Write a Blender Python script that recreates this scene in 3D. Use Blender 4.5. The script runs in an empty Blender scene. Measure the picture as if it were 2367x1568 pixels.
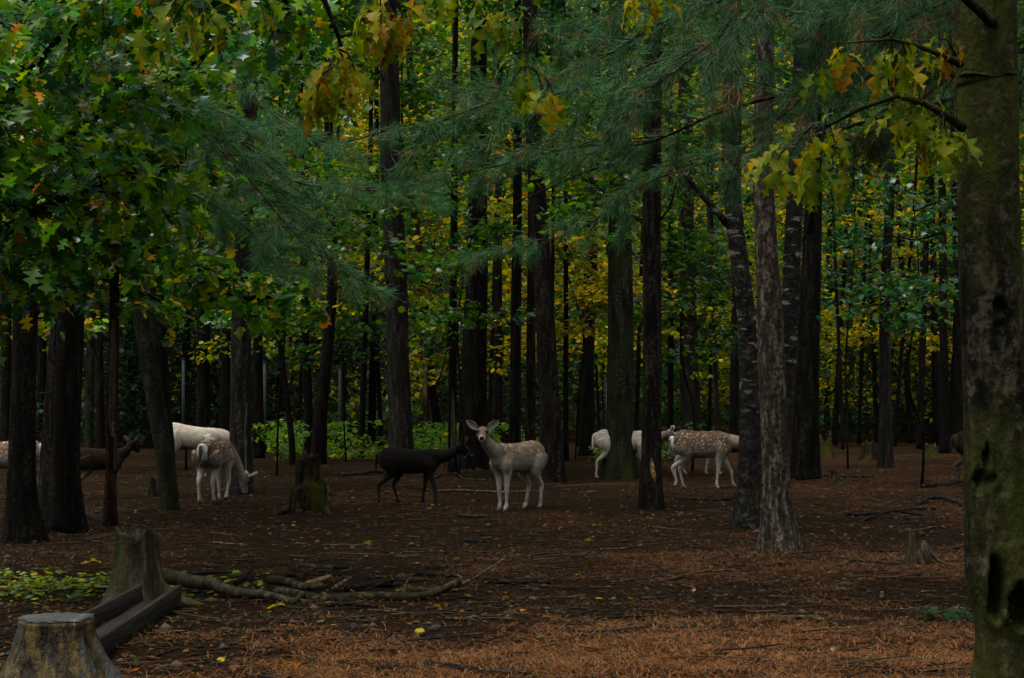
import bpy, math, random
import numpy as np
from mathutils import Vector, Matrix

# ------------------------------------------------------------------ camera, sky, sun, exposure
S = bpy.context.scene
COL = S.collection
CAM_H, FPX, CX, HY = 1.3, 4417.0, 1183.5, 932.6      # eye height (m), focal length / centre / horizon on a 2367 px wide plate
cam_d = bpy.data.cameras.new('camera'); cam = bpy.data.objects.new('camera', cam_d); COL.objects.link(cam)
cam.location = (0, 0, CAM_H); cam.rotation_euler = (math.radians(90), 0, 0)
cam_d.sensor_width = 36.0; cam_d.lens = FPX / 2367.0 * 36.0
cam_d.shift_y = (HY - 784.0) / 2367.0
cam_d.clip_start = 0.1; cam_d.clip_end = 2000
S.camera = cam
W = bpy.data.worlds.new('World'); S.world = W; W.use_nodes = True
nt = W.node_tree; bg = nt.nodes['Background']
sky = nt.nodes.new('ShaderNodeTexSky'); sky.sky_type = 'NISHITA'; sky.sun_disc = False
SUN_EL, SUN_AZ = math.radians(72), math.radians(235)
sky.sun_elevation = SUN_EL; sky.sun_rotation = SUN_AZ; sky.dust_density = 3.0
hs = nt.nodes.new('ShaderNodeHueSaturation'); hs.inputs['Saturation'].default_value = 0.06
nt.links.new(sky.outputs[0], hs.inputs['Color']); nt.links.new(hs.outputs[0], bg.inputs['Color'])
bg.inputs['Strength'].default_value = 0.10
sun_d = bpy.data.lights.new('sun', 'SUN'); sun_d.energy = 1.0; sun_d.angle = math.radians(30); sun_d.color = (1.0, 0.95, 0.88)
sun = bpy.data.objects.new('sun', sun_d); COL.objects.link(sun)
sd = Vector((math.sin(SUN_AZ) * math.cos(SUN_EL), math.cos(SUN_AZ) * math.cos(SUN_EL), math.sin(SUN_EL)))
sun.rotation_euler = sd.to_track_quat('Z', 'Y').to_euler(); sun.location = sd * 60
S.view_settings.view_transform = 'Standard'; S.view_settings.look = 'None'
S.view_settings.gamma = 1.0; S.view_settings.use_curve_mapping = False
S.view_settings.exposure = 1.42
S.render.engine = 'CYCLES'
S.cycles.use_denoising = True
try: S.cycles.denoiser = 'OPENIMAGEDENOISE'
except Exception: pass
S.cycles.max_bounces = 5; S.cycles.diffuse_bounces = 3; S.cycles.glossy_bounces = 2; S.cycles.transmission_bounces = 3
S.cycles.sample_clamp_indirect = 4.0; S.cycles.sample_clamp_direct = 8.0
S.cycles.caustics_reflective = False; S.cycles.caustics_refractive = False

R = np.random.default_rng(11)
random.seed(5)

# ------------------------------------------------------------------ helpers
def hash2(ix, iy, seed):
    h = (ix.astype(np.int64) * 374761393 + iy.astype(np.int64) * 668265263 + seed * 974634777) & 0x7fffffff
    h = ((h ^ (h >> 13)) * 1274126177) & 0x7fffffff
    h = h ^ (h >> 16)
    return (h & 0xffff) / 65535.0
def vnoise(x, y, seed=0):
    x = np.asarray(x, float); y = np.asarray(y, float)
    ix = np.floor(x); iy = np.floor(y); fx = x - ix; fy = y - iy
    fx = fx * fx * (3 - 2 * fx); fy = fy * fy * (3 - 2 * fy)
    a = hash2(ix, iy, seed); b = hash2(ix + 1, iy, seed); c = hash2(ix, iy + 1, seed); d = hash2(ix + 1, iy + 1, seed)
    return (a * (1 - fx) + b * fx) * (1 - fy) + (c * (1 - fx) + d * fx) * fy
def fbm(x, y, seed=0, octv=4):
    s = 0; a = 0.5
    for o in range(octv):
        s = s + a * vnoise(np.asarray(x) * 2**o + 17.3 * o, np.asarray(y) * 2**o - 9.1 * o, seed + o); a *= 0.5
    return s / (1 - 0.5**octv)
def sstep(a, b, x):
    t = np.clip((np.asarray(x, float) - a) / (b - a), 0, 1); return t * t * (3 - 2 * t)
def gh(x, y):
    x = np.asarray(x, float); y = np.asarray(y, float)
    near = sstep(4, 8, y)
    return ((fbm(x * 0.35 + 3, y * 0.35, 3, 3) - 0.5) * 0.10) * near
def at(dx, dy, d):
    return np.array([(dx - CX) / FPX * d, d, CAM_H - (dy - HY) / FPX * d])
def gd(dy):
    return CAM_H * FPX / (dy - HY)
def on_ground(dx, dy):
    d = gd(dy); x = (dx - CX) / FPX * d
    return np.array([x, d, float(gh(x, d))])

def make_mesh(name, V, F, mat, col=None, smooth=False):
    """F: one (n,k) array or a list of such arrays."""
    V = np.asarray(V, np.float32)
    Fs = F if isinstance(F, list) else [F]
    Fs = [np.asarray(f, np.int32) for f in Fs if len(f)]
    me = bpy.data.meshes.new(name)
    nl = sum(f.size for f in Fs); npoly = sum(len(f) for f in Fs)
    me.vertices.add(len(V)); me.vertices.foreach_set('co', V.ravel())
    me.loops.add(nl); me.loops.foreach_set('vertex_index', np.concatenate([f.ravel() for f in Fs]))
    me.polygons.add(npoly)
    tot = np.concatenate([np.full(len(f), f.shape[1], np.int32) for f in Fs])
    st = np.concatenate([[0], np.cumsum(tot)[:-1]]).astype(np.int32)
    me.polygons.foreach_set('loop_start', st); me.polygons.foreach_set('loop_total', tot)
    if smooth: me.polygons.foreach_set('use_smooth', np.ones(npoly, bool))
    if col is not None:
        c = np.ones((len(V), 4), np.float32); c[:, :3] = np.asarray(col, np.float32)[:, :3]
        at_ = me.color_attributes.new('col', 'FLOAT_COLOR', 'POINT'); at_.data.foreach_set('color', c.ravel())
    me.update(calc_edges=True); me.validate()
    if mat: me.materials.append(mat)
    return me
def obj(name, me, parent=None, loc=None):
    o = bpy.data.objects.new(name, me); COL.objects.link(o)
    if parent: o.parent = parent
    if loc is not None: o.location = [float(v) for v in loc]
    return o
def tag(o, label=None, cat=None, group=None, kind=None):
    if label: o['label'] = label
    if cat: o['category'] = cat
    if group: o['group'] = group
    if kind: o['kind'] = kind
    return o
def empty(name, loc):
    o = bpy.data.objects.new(name, None); COL.objects.link(o); o.location = [float(v) for v in loc]; o.empty_display_size = 0.2
    return o

class MB:
    def __init__(s): s.V = []; s.F = {}; s.C = []; s.n = 0
    def add(s, V, F, col=None):
        V = np.asarray(V, float); Fs = F if isinstance(F, list) else [F]
        for f in Fs:
            f = np.asarray(f, np.int64)
            if len(f): s.F.setdefault(f.shape[1], []).append(f + s.n)
        s.V.append(V); s.n += len(V)
        if col is not None:
            c = np.asarray(col, float); s.C.append(np.tile(c, (len(V), 1)) if c.ndim == 1 else c)
    def build(s, name, mat, parent=None, origin=None, smooth=False, loc=None):
        V = np.concatenate(s.V)
        if origin is not None: V = V - np.asarray(origin)
        C = np.concatenate(s.C) if s.C else None
        me = make_mesh(name, V, [np.concatenate(v) for v in s.F.values()], mat, C, smooth)
        return obj(name, me, parent, loc)

def catmull(P, step):
    P = np.asarray(P, float)
    if len(P) == 2:
        n = max(2, int(np.linalg.norm(P[1, :3] - P[0, :3]) / step) + 1); t = np.linspace(0, 1, n)[:, None]
        return P[0] * (1 - t) + P[1] * t
    Q = np.vstack([2 * P[0] - P[1], P, 2 * P[-1] - P[-2]]); out = []
    for i in range(1, len(Q) - 2):
        n = max(1, int(np.linalg.norm(Q[i + 1, :3] - Q[i, :3]) / step)); t = np.linspace(0, 1, n, endpoint=False)[:, None]
        a, b, c, d = Q[i - 1], Q[i], Q[i + 1], Q[i + 2]
        out.append(0.5 * (2 * b + (c - a) * t + (2 * a - 5 * b + 4 * c - d) * t**2 + (3 * b - a - 3 * c + d) * t**3))
    out.append(Q[-2][None]); return np.vstack(out)
def frames(P):
    T = np.gradient(P, axis=0); T /= np.linalg.norm(T, axis=1)[:, None] + 1e-9
    N = np.zeros_like(P); ref = np.array([0, 0, 1.0]) if abs(T[0, 2]) < 0.9 else np.array([1.0, 0, 0])
    n = np.cross(ref, T[0]); n /= np.linalg.norm(n)
    for i in range(len(P)):
        n = n - T[i] * np.dot(n, T[i]); n /= np.linalg.norm(n) + 1e-9; N[i] = n
    return T, N, np.cross(T, N)
def tube(P, rad, seg=8, rfun=None, cap=True):
    """swept tube; rad (n,) or (n,2); rfun(theta grid, i) -> multiplicative radius (n,seg)."""
    P = np.asarray(P, float); n = len(P); rad = np.asarray(rad, float)
    if rad.ndim == 1: rad = np.stack([rad, rad], 1)
    T, N, B = frames(P); th = np.linspace(0, 2 * math.pi, seg, endpoint=False)
    m = np.ones((n, seg)) if rfun is None else rfun(th[None, :], np.arange(n)[:, None])
    V = P[:, None, :] + N[:, None, :] * (np.cos(th)[None, :, None] * rad[:, 0][:, None, None] * m[:, :, None]) \
        + B[:, None, :] * (np.sin(th)[None, :, None] * rad[:, 1][:, None, None] * m[:, :, None])
    V = V.reshape(-1, 3); i = np.arange(n - 1)[:, None] * seg; j = np.arange(seg)[None, :]; k = (j + 1) % seg
    F = np.stack([i + j, i + k, i + seg + k, i + seg + j], -1).reshape(-1, 4); Fs = [F]
    if cap:
        V = np.vstack([V, P[0], P[-1]]); a = n * seg
        jj = np.arange(seg); kk = (jj + 1) % seg
        Fs.append(np.stack([np.full(seg, a), kk, jj], 1)); Fs.append(np.stack([np.full(seg, a + 1), (n - 1) * seg + jj, (n - 1) * seg + kk], 1))
    return V, Fs
def unit(v): return v / (np.linalg.norm(v, axis=-1, keepdims=True) + 1e-9)

# ------------------------------------------------------------------ materials
def nodes_mat(name):
    m = bpy.data.materials.new(name); m.use_nodes = True; t = m.node_tree
    return m, t, t.nodes['Principled BSDF']
def nd(t, typ, **kw):
    n = t.nodes.new(typ)
    for k, v in kw.items():
        if k in n.inputs: n.inputs[k].default_value = v
        else: setattr(n, k, v)
    return n
def ramp(t, fac, stops):
    r = t.nodes.new('ShaderNodeValToRGB'); e = r.color_ramp.elements
    while len(e) < len(stops): e.new(0.5)
    for i, (p, c) in enumerate(stops): e[i].position = p; e[i].color = (*c, 1) if len(c) == 3 else c
    t.links.new(fac, r.inputs[0]); return r.outputs[0]
def mixc(t, fac, a, b):
    m = t.nodes.new('ShaderNodeMix'); m.data_type = 'RGBA'
    for sock, v in ((m.inputs[0], fac), (m.inputs[6], a), (m.inputs[7], b)):
        if hasattr(v, 'links'): t.links.new(v, sock)
        elif isinstance(v, (int, float)): sock.default_value = v
        else: sock.default_value = (*v, 1)
    return m.outputs[2]
def mth(t, op, a, b=0.0):
    m = t.nodes.new('ShaderNodeMath'); m.operation = op
    for i, v in enumerate((a, b)):
        if hasattr(v, 'links'): t.links.new(v, m.inputs[i])
        else: m.inputs[i].default_value = v
    return m.outputs[0]
def coords(t, scale, rnd=True):
    tc = t.nodes.new('ShaderNodeTexCoord'); mp = t.nodes.new('ShaderNodeMapping'); mp.inputs['Scale'].default_value = scale
    if rnd:
        oi = t.nodes.new('ShaderNodeObjectInfo'); mu = nd(t, 'ShaderNodeVectorMath', operation='SCALE')
        cb = t.nodes.new('ShaderNodeCombineXYZ')
        for i in range(3): t.links.new(oi.outputs['Random'], cb.inputs[i])
        t.links.new(cb.outputs[0], mu.inputs[0]); mu.inputs['Scale'].default_value = 37.0
        ad = nd(t, 'ShaderNodeVectorMath', operation='ADD'); t.links.new(tc.outputs['Object'], ad.inputs[0]); t.links.new(mu.outputs[0], ad.inputs[1])
        t.links.new(ad.outputs[0], mp.inputs[0])
    else: t.links.new(tc.outputs['Object'], mp.inputs[0])
    return mp.outputs[0]
def noise(t, vec, scale, detail=5, rough=0.6):
    n = nd(t, 'ShaderNodeTexNoise'); n.inputs['Scale'].default_value = scale; n.inputs['Detail'].default_value = detail
    n.inputs['Roughness'].default_value = rough; t.links.new(vec, n.inputs['Vector']); return n.outputs[0]
def bump(t, b, h, strength, dist):
    n = t.nodes.new('ShaderNodeBump'); n.inputs['Strength'].default_value = strength; n.inputs['Distance'].default_value = dist
    t.links.new(h, n.inputs['Height']); t.links.new(n.outputs[0], b.inputs['Normal'])
BARK_K = dict(pine_bark=.45, dark_bark=.42, grey_bark=.45, warm_bark=.64, mossy_bark=.6, lichen_bark=.72, birch_bark=.85, beech_bark=.55, peeled_wood=.6, stripped_bark=.6, weathered_board=.27, weathered_stump=.56, stump_wood=.48, moss_covered_wood=.6, stick_bark=.6, pale_stick_bark=.7, mossy_stick_bark=.6, dark_stick_bark=.5, split_wood=.7, sawn_end_grain=.7)
def bark_mat(name, dark, light, moss=(0.03, 0.045, 0.008), moss_lo=0.62, moss_hi=0.75, lichen=None, fis=(14, 14, 2.2), patch=None, rough=0.85):
    k_ = BARK_K.get(name, 1.0) * (.85 if 'stick' in name or 'wood' in name or name == 'warm_bark' else .68); dark = tuple(x * k_ for x in dark); light = tuple(x * k_ for x in light); moss = tuple(x * k_ for x in moss)
    m, t, b = nodes_mat(name)
    v = coords(t, fis); v1 = coords(t, (1, 1, 1)); v2 = coords(t, (2.2, 2.2, 0.3) if 'stump' in name else (1, 1, 0.45))
    n1 = noise(t, v, 1.0, 6, 0.65); n2 = noise(t, v1, 26, 4); n3 = noise(t, v2, 2.6, 4)
    c = ramp(t, n1, [(0.38, tuple(x * .6 for x in dark)), (0.5, tuple((x + y) / 2.4 for x, y in zip(dark, light))), (0.60, tuple(x * 1.5 for x in light))])
    stm = 'stump' in name
    c = mixc(t, ramp(t, n2, [(0.42, (0, 0, 0)), (0.58, (.25, .25, .25) if stm else (.85, .85, .85))]), c, tuple(x * 0.4 for x in dark))
    c = mixc(t, ramp(t, noise(t, v2, 0.9, 3), [(0.35, (0.2, 0.2, 0.2) if stm else (0.5, 0.5, 0.5)), (0.6, (0, 0, 0))]), c, dark)
    if patch:   # pale horizontal bark plates
        vp = coords(t, (3.0, 3.0, 9.0)); np_ = noise(t, vp, 1.5, 5, 0.7)
        sz_ = t.nodes.new('ShaderNodeSeparateXYZ'); t.links.new(t.nodes.new('ShaderNodeTexCoord').outputs['Object'], sz_.inputs[0])
        up_ = ramp(t, mth(t, 'MULTIPLY', sz_.outputs[2], .25), [(0.2, (0, 0, 0)), (0.42, (.9, .9, .9))])
        c = mixc(t, mth(t, 'MULTIPLY', ramp(t, np_, [(patch[1], (0, 0, 0)), (patch[1] + 0.06, (1, 1, 1))]), up_), c, patch[0])
    c = mixc(t, ramp(t, n3, [(moss_lo, (0, 0, 0)), (moss_hi, (1, 1, 1))]), c, moss)
    if lichen:
        nl = noise(t, v1, 15, 6, 0.75); c = mixc(t, ramp(t, nl, [(lichen[1], (0, 0, 0)), (lichen[1] + 0.09, (0.5, 0.5, 0.5))]), c, lichen[0])
    t.links.new(c, b.inputs['Base Color']); b.inputs['Roughness'].default_value = rough
    b.inputs['Specular IOR Level'].default_value = 0.06 if rough > .75 else .2
    h = mth(t, 'ADD', mth(t, 'MULTIPLY', n1, 1.0), mth(t, 'MULTIPLY', n2, 0.35))
    bump(t, b, h, 1.0, 0.03); return m
M = {}
M['pine_bark'] = bark_mat('pine_bark', (0.018, 0.013, 0.009), (0.075, 0.060, 0.043), moss_lo=0.66, moss_hi=0.8)
M['dark_bark'] = bark_mat('dark_bark', (0.010, 0.008, 0.006), (0.040, 0.033, 0.023), moss_lo=0.62, moss_hi=0.8, moss=(0.018, 0.026, 0.007))
M['grey_bark'] = bark_mat('grey_bark', (0.04, 0.036, 0.029), (0.115, 0.103, 0.083), moss_lo=0.64, moss_hi=0.8)
M['warm_bark'] = bark_mat('warm_bark', (0.05, 0.040, 0.029), (0.19, 0.158, 0.118), lichen=((0.22, 0.25, 0.2), 0.70), moss=(0.06, 0.05, 0.012), moss_lo=0.55, moss_hi=0.8, fis=(22, 22, 4))
M['mossy_bark'] = bark_mat('mossy_bark', (0.018, 0.018, 0.012), (0.075, 0.075, 0.050), moss=(0.035, 0.050, 0.012), moss_lo=0.42, moss_hi=0.62)
M['lichen_bark'] = bark_mat('lichen_bark', (0.014, 0.012, 0.008), (0.085, 0.078, 0.046), moss=(0.060, 0.068, 0.010), moss_lo=0.38, moss_hi=0.60, lichen=((0.085, 0.083, 0.055), 0.56), fis=(16, 16, 5))
M['birch_bark'] = bark_mat('birch_bark', (0.020, 0.018, 0.016), (0.06, 0.055, 0.045), moss=(0.035, 0.045, 0.012), moss_lo=0.55, moss_hi=0.7, patch=((0.20, 0.195, 0.175), 0.56), fis=(10, 10, 12))
M['beech_bark'] = bark_mat('beech_bark', (0.03, 0.028, 0.02), (0.11, 0.105, 0.08), moss=(0.03, 0.045, 0.010), moss_lo=0.44, moss_hi=0.6, lichen=((0.22, 0.24, 0.20), 0.66), fis=(8, 8, 4))
M['peeled'] = bark_mat('peeled_wood', (0.10, 0.065, 0.030), (0.26, 0.18, 0.085), moss=(0.05, 0.028, 0.014), moss_lo=0.5, moss_hi=0.62, fis=(20, 20, 1.2), rough=0.7)
M['redwood'] = bark_mat('stripped_bark', (0.030, 0.014, 0.008), (0.095, 0.045, 0.024), moss=(0.12, 0.08, 0.03), moss_lo=0.62, moss_hi=0.68, fis=(20, 20, 2))
M['split'] = bark_mat('split_wood', (0.32, 0.17, 0.06), (0.62, 0.36, 0.15), moss=(0.25, 0.10, 0.03), moss_lo=0.6, moss_hi=0.8, fis=(40, 40, 3), rough=0.6)
M['stump'] = bark_mat('stump_wood', (0.020, 0.013, 0.007), (0.15, 0.11, 0.035), moss=(0.055, 0.070, 0.010), moss_lo=0.48, moss_hi=0.64, fis=(15, 15, 1.0), rough=0.6)
M['stump_grey'] = bark_mat('weathered_stump', (0.018, 0.011, 0.005), (0.17, 0.115, 0.03), moss=(0.13, 0.135, 0.12), moss_lo=0.54, moss_hi=0.62, fis=(26, 26, 1.2), rough=0.45)
M['cut'] = bark_mat('sawn_end_grain', (0.10, 0.11, 0.11), (0.27, 0.29, 0.28), moss=(0.13, 0.12, 0.04), moss_lo=0.62, moss_hi=0.7, fis=(5, 5, 5), rough=0.55)
t = M['cut'].node_tree; b = t.nodes['Principled BSDF']; src = b.inputs['Base Color'].links[0].from_socket
wv_ = t.nodes.new('ShaderNodeTexWave'); wv_.wave_type = 'RINGS'; wv_.rings_direction = 'Z'; wv_.inputs['Scale'].default_value = 26; wv_.inputs['Distortion'].default_value = 2.5; wv_.inputs['Detail'].default_value = 3
t.links.new(coords(t, (1, 1, 1), False), wv_.inputs['Vector']); t.links.new(mixc(t, mth(t, 'MULTIPLY', wv_.outputs[1], .7), src, (.05, .05, .045)), b.inputs['Base Color'])
M['moss_stump'] = bark_mat('moss_covered_wood', (0.020, 0.013, 0.010), (0.075, 0.055, 0.032), moss=(0.062, 0.064, 0.008), moss_lo=0.46, moss_hi=0.60, fis=(18, 18, 2))
M['stick'] = bark_mat('stick_bark', (0.030, 0.022, 0.017), (0.13, 0.10, 0.075), moss_lo=0.68, moss_hi=0.8, fis=(18, 18, 18))
M['stick_pale'] = bark_mat('pale_stick_bark', (0.09, 0.065, 0.04), (0.24, 0.18, 0.11), moss_lo=0.7, moss_hi=0.85, fis=(18, 18, 18))
M['stick_green'] = bark_mat('mossy_stick_bark', (0.05, 0.042, 0.022), (0.15, 0.13, 0.07), moss_lo=0.5, moss_hi=0.7, fis=(14, 14, 14))
M['stick_dark'] = bark_mat('dark_stick_bark', (0.014, 0.012, 0.012), (0.060, 0.052, 0.050), moss_lo=0.75, moss_hi=0.9, fis=(16, 16, 16), rough=0.85)
M['board'] = bark_mat('weathered_board', (0.06, 0.042, 0.028), (0.16, 0.115, 0.08), moss_lo=0.75, moss_hi=0.9, fis=(30, 2.0, 30), rough=0.7)

def leaf_mat(name, rough=0.34, trans=0.35, spec=0.5):
    m, t, b = nodes_mat(name)
    a = t.nodes.new('ShaderNodeAttribute'); a.attribute_name = 'col'
    t.links.new(a.outputs[0], b.inputs['Base Color']); b.inputs['Roughness'].default_value = rough; b.inputs['Specular IOR Level'].default_value = spec
    tr = t.nodes.new('ShaderNodeBsdfTranslucent')
    mc = nd(t, 'ShaderNodeHueSaturation'); mc.inputs['Value'].default_value = 1.5; mc.inputs['Saturation'].default_value = 1.1; mc.inputs['Hue'].default_value = 0.487
    t.links.new(a.outputs[0], mc.inputs['Color']); t.links.new(mc.outputs[0], tr.inputs[0])
    mx = t.nodes.new('ShaderNodeMixShader'); mx.inputs[0].default_value = trans
    t.links.new(b.outputs[0], mx.inputs[1]); t.links.new(tr.outputs[0], mx.inputs[2])
    t.links.new(mx.outputs[0], t.nodes['Material Output'].inputs['Surface']); return m
M['leaf'] = leaf_mat('wet_leaf', 0.18, 0.42, 0.30)
M['near_leaf'] = leaf_mat('near_wet_leaf', 0.28, 0.50, 0.06)
M['far_leaf'] = leaf_mat('far_leaf', 0.40, 0.45, 0.12)
M['needle'] = leaf_mat('pine_needle', 0.45, 0.18, 0.12)
M['litter'] = leaf_mat('dry_litter', 0.7, 0.05, 0.08)
m, t, b = nodes_mat('deer_coat')
a = t.nodes.new('ShaderNodeAttribute'); a.attribute_name = 'col'
nv = noise(t, coords(t, (60, 60, 60)), 1.5, 3); dkc = nd(t, 'ShaderNodeHueSaturation'); dkc.inputs['Value'].default_value = .55; t.links.new(a.outputs[0], dkc.inputs['Color']); t.links.new(mixc(t, ramp(t, nv, [(0.38, (0.7, 0.7, 0.7)), (0.62, (0, 0, 0))]), a.outputs[0], dkc.outputs[0]), b.inputs['Base Color'])
b.inputs['Roughness'].default_value = 0.85; b.inputs['Specular IOR Level'].default_value = 0.05
bump(t, b, noise(t, coords(t, (90, 90, 45)), 2.0, 4), 0.35, 0.008); M['coat'] = m
def plain(name, c, rough=0.5, spec=0.5):
    m, t, b = nodes_mat(name); n = noise(t, coords(t, (1, 1, 1)), 30, 3)
    t.links.new(ramp(t, n, [(0.3, tuple(x * 0.75 for x in c)), (0.7, tuple(min(1, x * 1.2) for x in c))]), b.inputs['Base Color'])
    b.inputs['Roughness'].default_value = rough; b.inputs['Specular IOR Level'].default_value = spec; return m
M['eye'] = plain('deer_eye', (0.004, 0.003, 0.003), 0.15, 0.12)
M['nose'] = plain('deer_nose', (0.006, 0.005, 0.005), 0.5, .15)
M['hoof'] = plain('deer_hoof', (0.02, 0.016, 0.013), 0.45)
M['post'] = plain('galvanised_post', (0.026, 0.027, 0.031), 0.6, .15)
# ground
m, t, b = nodes_mat('forest_floor')
a = t.nodes.new('ShaderNodeAttribute'); a.attribute_name = 'col'
v = coords(t, (1, 1, 1), False)
n1 = noise(t, v, 22, 8, 0.7); n2 = noise(t, v, 5.0, 6, 0.65); n3 = noise(t, v, 90, 3, 0.6)
sp = t.nodes.new('ShaderNodeSeparateColor'); t.links.new(a.outputs[0], sp.inputs[0])
soil = ramp(t, n1, [(0.35, (0.0032, 0.0020, 0.0010)), (0.65, (0.034, 0.0185, 0.0075))])
ndl = ramp(t, n1, [(0.32, (0.012, 0.006, 0.0025)), (0.68, (0.070, 0.031, 0.011))])
msk = mth(t, 'ADD', sp.outputs[0], mth(t, 'MULTIPLY', mth(t, 'SUBTRACT', mth(t, 'ADD', n2, mth(t, 'MULTIPLY', n1, 0.8)), 0.9), 2.2))
c = mixc(t, ramp(t, msk, [(0.38, (0, 0, 0)), (0.72, (1, 1, 1))]), soil, ndl)
gm = mth(t, 'ADD', sp.outputs[1], mth(t, 'MULTIPLY', mth(t, 'SUBTRACT', n2, 0.5), 1.6))
c = mixc(t, ramp(t, gm, [(0.45, (0, 0, 0)), (0.85, (0.8, 0.8, 0.8))]), c, (0.026, 0.021, 0.005))
dk2 = nd(t, 'ShaderNodeHueSaturation'); dk2.inputs['Value'].default_value = .82; t.links.new(c, dk2.inputs['Color']); c = dk2.outputs[0]
t.links.new(c, b.inputs['Base Color']); b.inputs['Roughness'].default_value = 0.9; b.inputs['Specular IOR Level'].default_value = 0.03
bump(t, b, mth(t, 'ADD', n1, mth(t, 'MULTIPLY', n3, 0.5)), 1.0, 0.05); M['ground'] = m

# ------------------------------------------------------------------ ground
def needle_map(x, y):
    """how much orange needle litter covers the soil, 0..1"""
    base = 0.22 + 1.15 * (fbm(x * 0.55, y * 0.38, 21, 4) - 0.5)
    near = sstep(13.0, 9.6, y + np.clip(1.0 - x, 0, 4) * 0.75)       # thick carpet close by and to the right
    ring = sstep(17.5, 16.2, y) * sstep(13.6, 15.4, y) * sstep(0.3, 1.6, x)
    ring2 = sstep(17.8, 16.6, y) * sstep(15.0, 16.0, y) * sstep(-2.6, -3.3, x)
    bare = sstep(11.0, 12.0, y) * sstep(15.0, 13.0, y) * 0.16 + sstep(-1.0, -1.6, x) * sstep(13.5, 12, y) * 0.25
    base = base + .34 * sstep(1.5, 5, x) * sstep(18, 24, y) + .16 * sstep(.5, 2.5, x) * sstep(12.8, 14.5, y) * sstep(19, 17, y)
    return np.clip(base + 0.66 * near + 0.34 * ring + 0.3 * ring2 - bare, 0, 1)
def green_map(x, y):
    a = sstep(18, 22, y) * 0.28
    p = np.exp(-(((x + 3.25) / 1.15)**2 + ((y - 13.4) / 1.0)**2)) * 0.7
    return np.clip(a + p + 0.25 * (fbm(x * 0.3, y * 0.3, 44, 3) - 0.5), 0, 1)
ys = np.concatenate([np.linspace(-250, 3, 14), np.linspace(5, 7.4, 6), np.geomspace(7.6, 45, 430), np.geomspace(47, 420, 40)])
us = np.concatenate([np.linspace(-3.0, -0.36, 10), np.linspace(-0.33, 0.33, 320), np.linspace(0.36, 3.0, 10)])
wy = np.maximum(np.abs(ys), 14.0)
GX = us[None, :] * wy[:, None]; GY = np.repeat(ys[:, None], len(us), 1)
fine = sstep(6.5, 8, GY) * sstep(48, 36, GY)
GZ = gh(GX, GY) + fine * ((fbm(GX * 5, GY * 5, 5, 4) - 0.5) * 0.045 + (fbm(GX * 1.6, GY * 1.6, 8, 3) - 0.5) * 0.06)
nr, nc = GX.shape
ii = np.arange(nr - 1)[:, None] * nc; jj = np.arange(nc - 1)[None, :]
GF = np.stack([ii + jj, ii + jj + 1, ii + nc + jj + 1, ii + nc + jj], -1).reshape(-1, 4)
gc = np.stack([needle_map(GX, GY), green_map(GX, GY), GX * 0], -1).reshape(-1, 3)
ground = obj('ground', make_mesh('ground', np.stack([GX, GY, GZ], -1).reshape(-1, 3), GF, M['ground'], gc, True))
tag(ground, 'dark forest floor of soil and orange pine needles', 'ground', kind='structure')
def gz(x, y):
    x = np.asarray(x, float); y = np.asarray(y, float)
    f = sstep(6.5, 8, y) * sstep(48, 36, y)
    return gh(x, y) + f * ((fbm(x * 5, y * 5, 5, 4) - 0.5) * 0.045 + (fbm(x * 1.6, y * 1.6, 8, 3) - 0.5) * 0.06)

# ------------------------------------------------------------------ leaves
def leaf_from_half(half, fold=0.25, droop=0.35, wave=0.0):
    h = np.array(half); n = len(h); x = h[:, 0]; w = h[:, 1]
    z = -droop * x**2
    V = np.concatenate([np.stack([x, w, z + fold * w + wave * np.sin(x * 13)], 1), np.stack([x, 0 * x, z], 1), np.stack([x, -w, z + fold * w - wave * np.sin(x * 11)], 1)])
    i = np.arange(n - 1)
    F = np.concatenate([np.stack([n + i, n + i + 1, i + 1, i], 1), np.stack([2 * n + i, 2 * n + i + 1, n + i + 1, n + i], 1)])
    return V, F
OAK = [(0, .012), (.10, .02), (.16, .10), (.24, .25), (.25, .13), (.29, .06), (.36, .15), (.42, .29), (.52, .45), (.53, .30), (.57, .34), (.575, .20), (.60, .075), (.66, .16), (.72, .25), (.81, .36), (.82, .22), (.835, .10), (.86, .06), (.91, .12), (.955, .17), (.96, .07), (1.03, 0)]
OAK_LO = [(0, .02), (.24, .24), (.28, .07), (.51, .43), (.58, .08), (.80, .34), (.85, .07), (1, 0)]
def fan_leaf(pts, droop=0.25):
    P = np.array(pts, float); V = np.concatenate([[[0.42, 0, 0.03]], np.stack([P[:, 0], P[:, 1], -droop * (np.abs(P[:, 0] - .4)**2 + P[:, 1]**2)], 1)])
    n = len(P); j = np.arange(n); F = np.stack([np.zeros(n, int), 1 + j, 1 + (j + 1) % n], 1); return V, F
MAPLE = fan_leaf([(0, 0), (.10, .30), (.30, .22), (.42, .55), (.58, .25), (.72, .34), (1, 0), (.72, -.34), (.58, -.25), (.42, -.55), (.30, -.22), (.10, -.30)])
RHOMB = (np.array([[0, 0, 0], [.5, .32, .03], [1, 0, -.08], [.45, -.36, .03]], float), np.array([[0, 1, 2, 3]]))
TOAK = leaf_from_half(OAK_LO, 0.2, 0.35)
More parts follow.
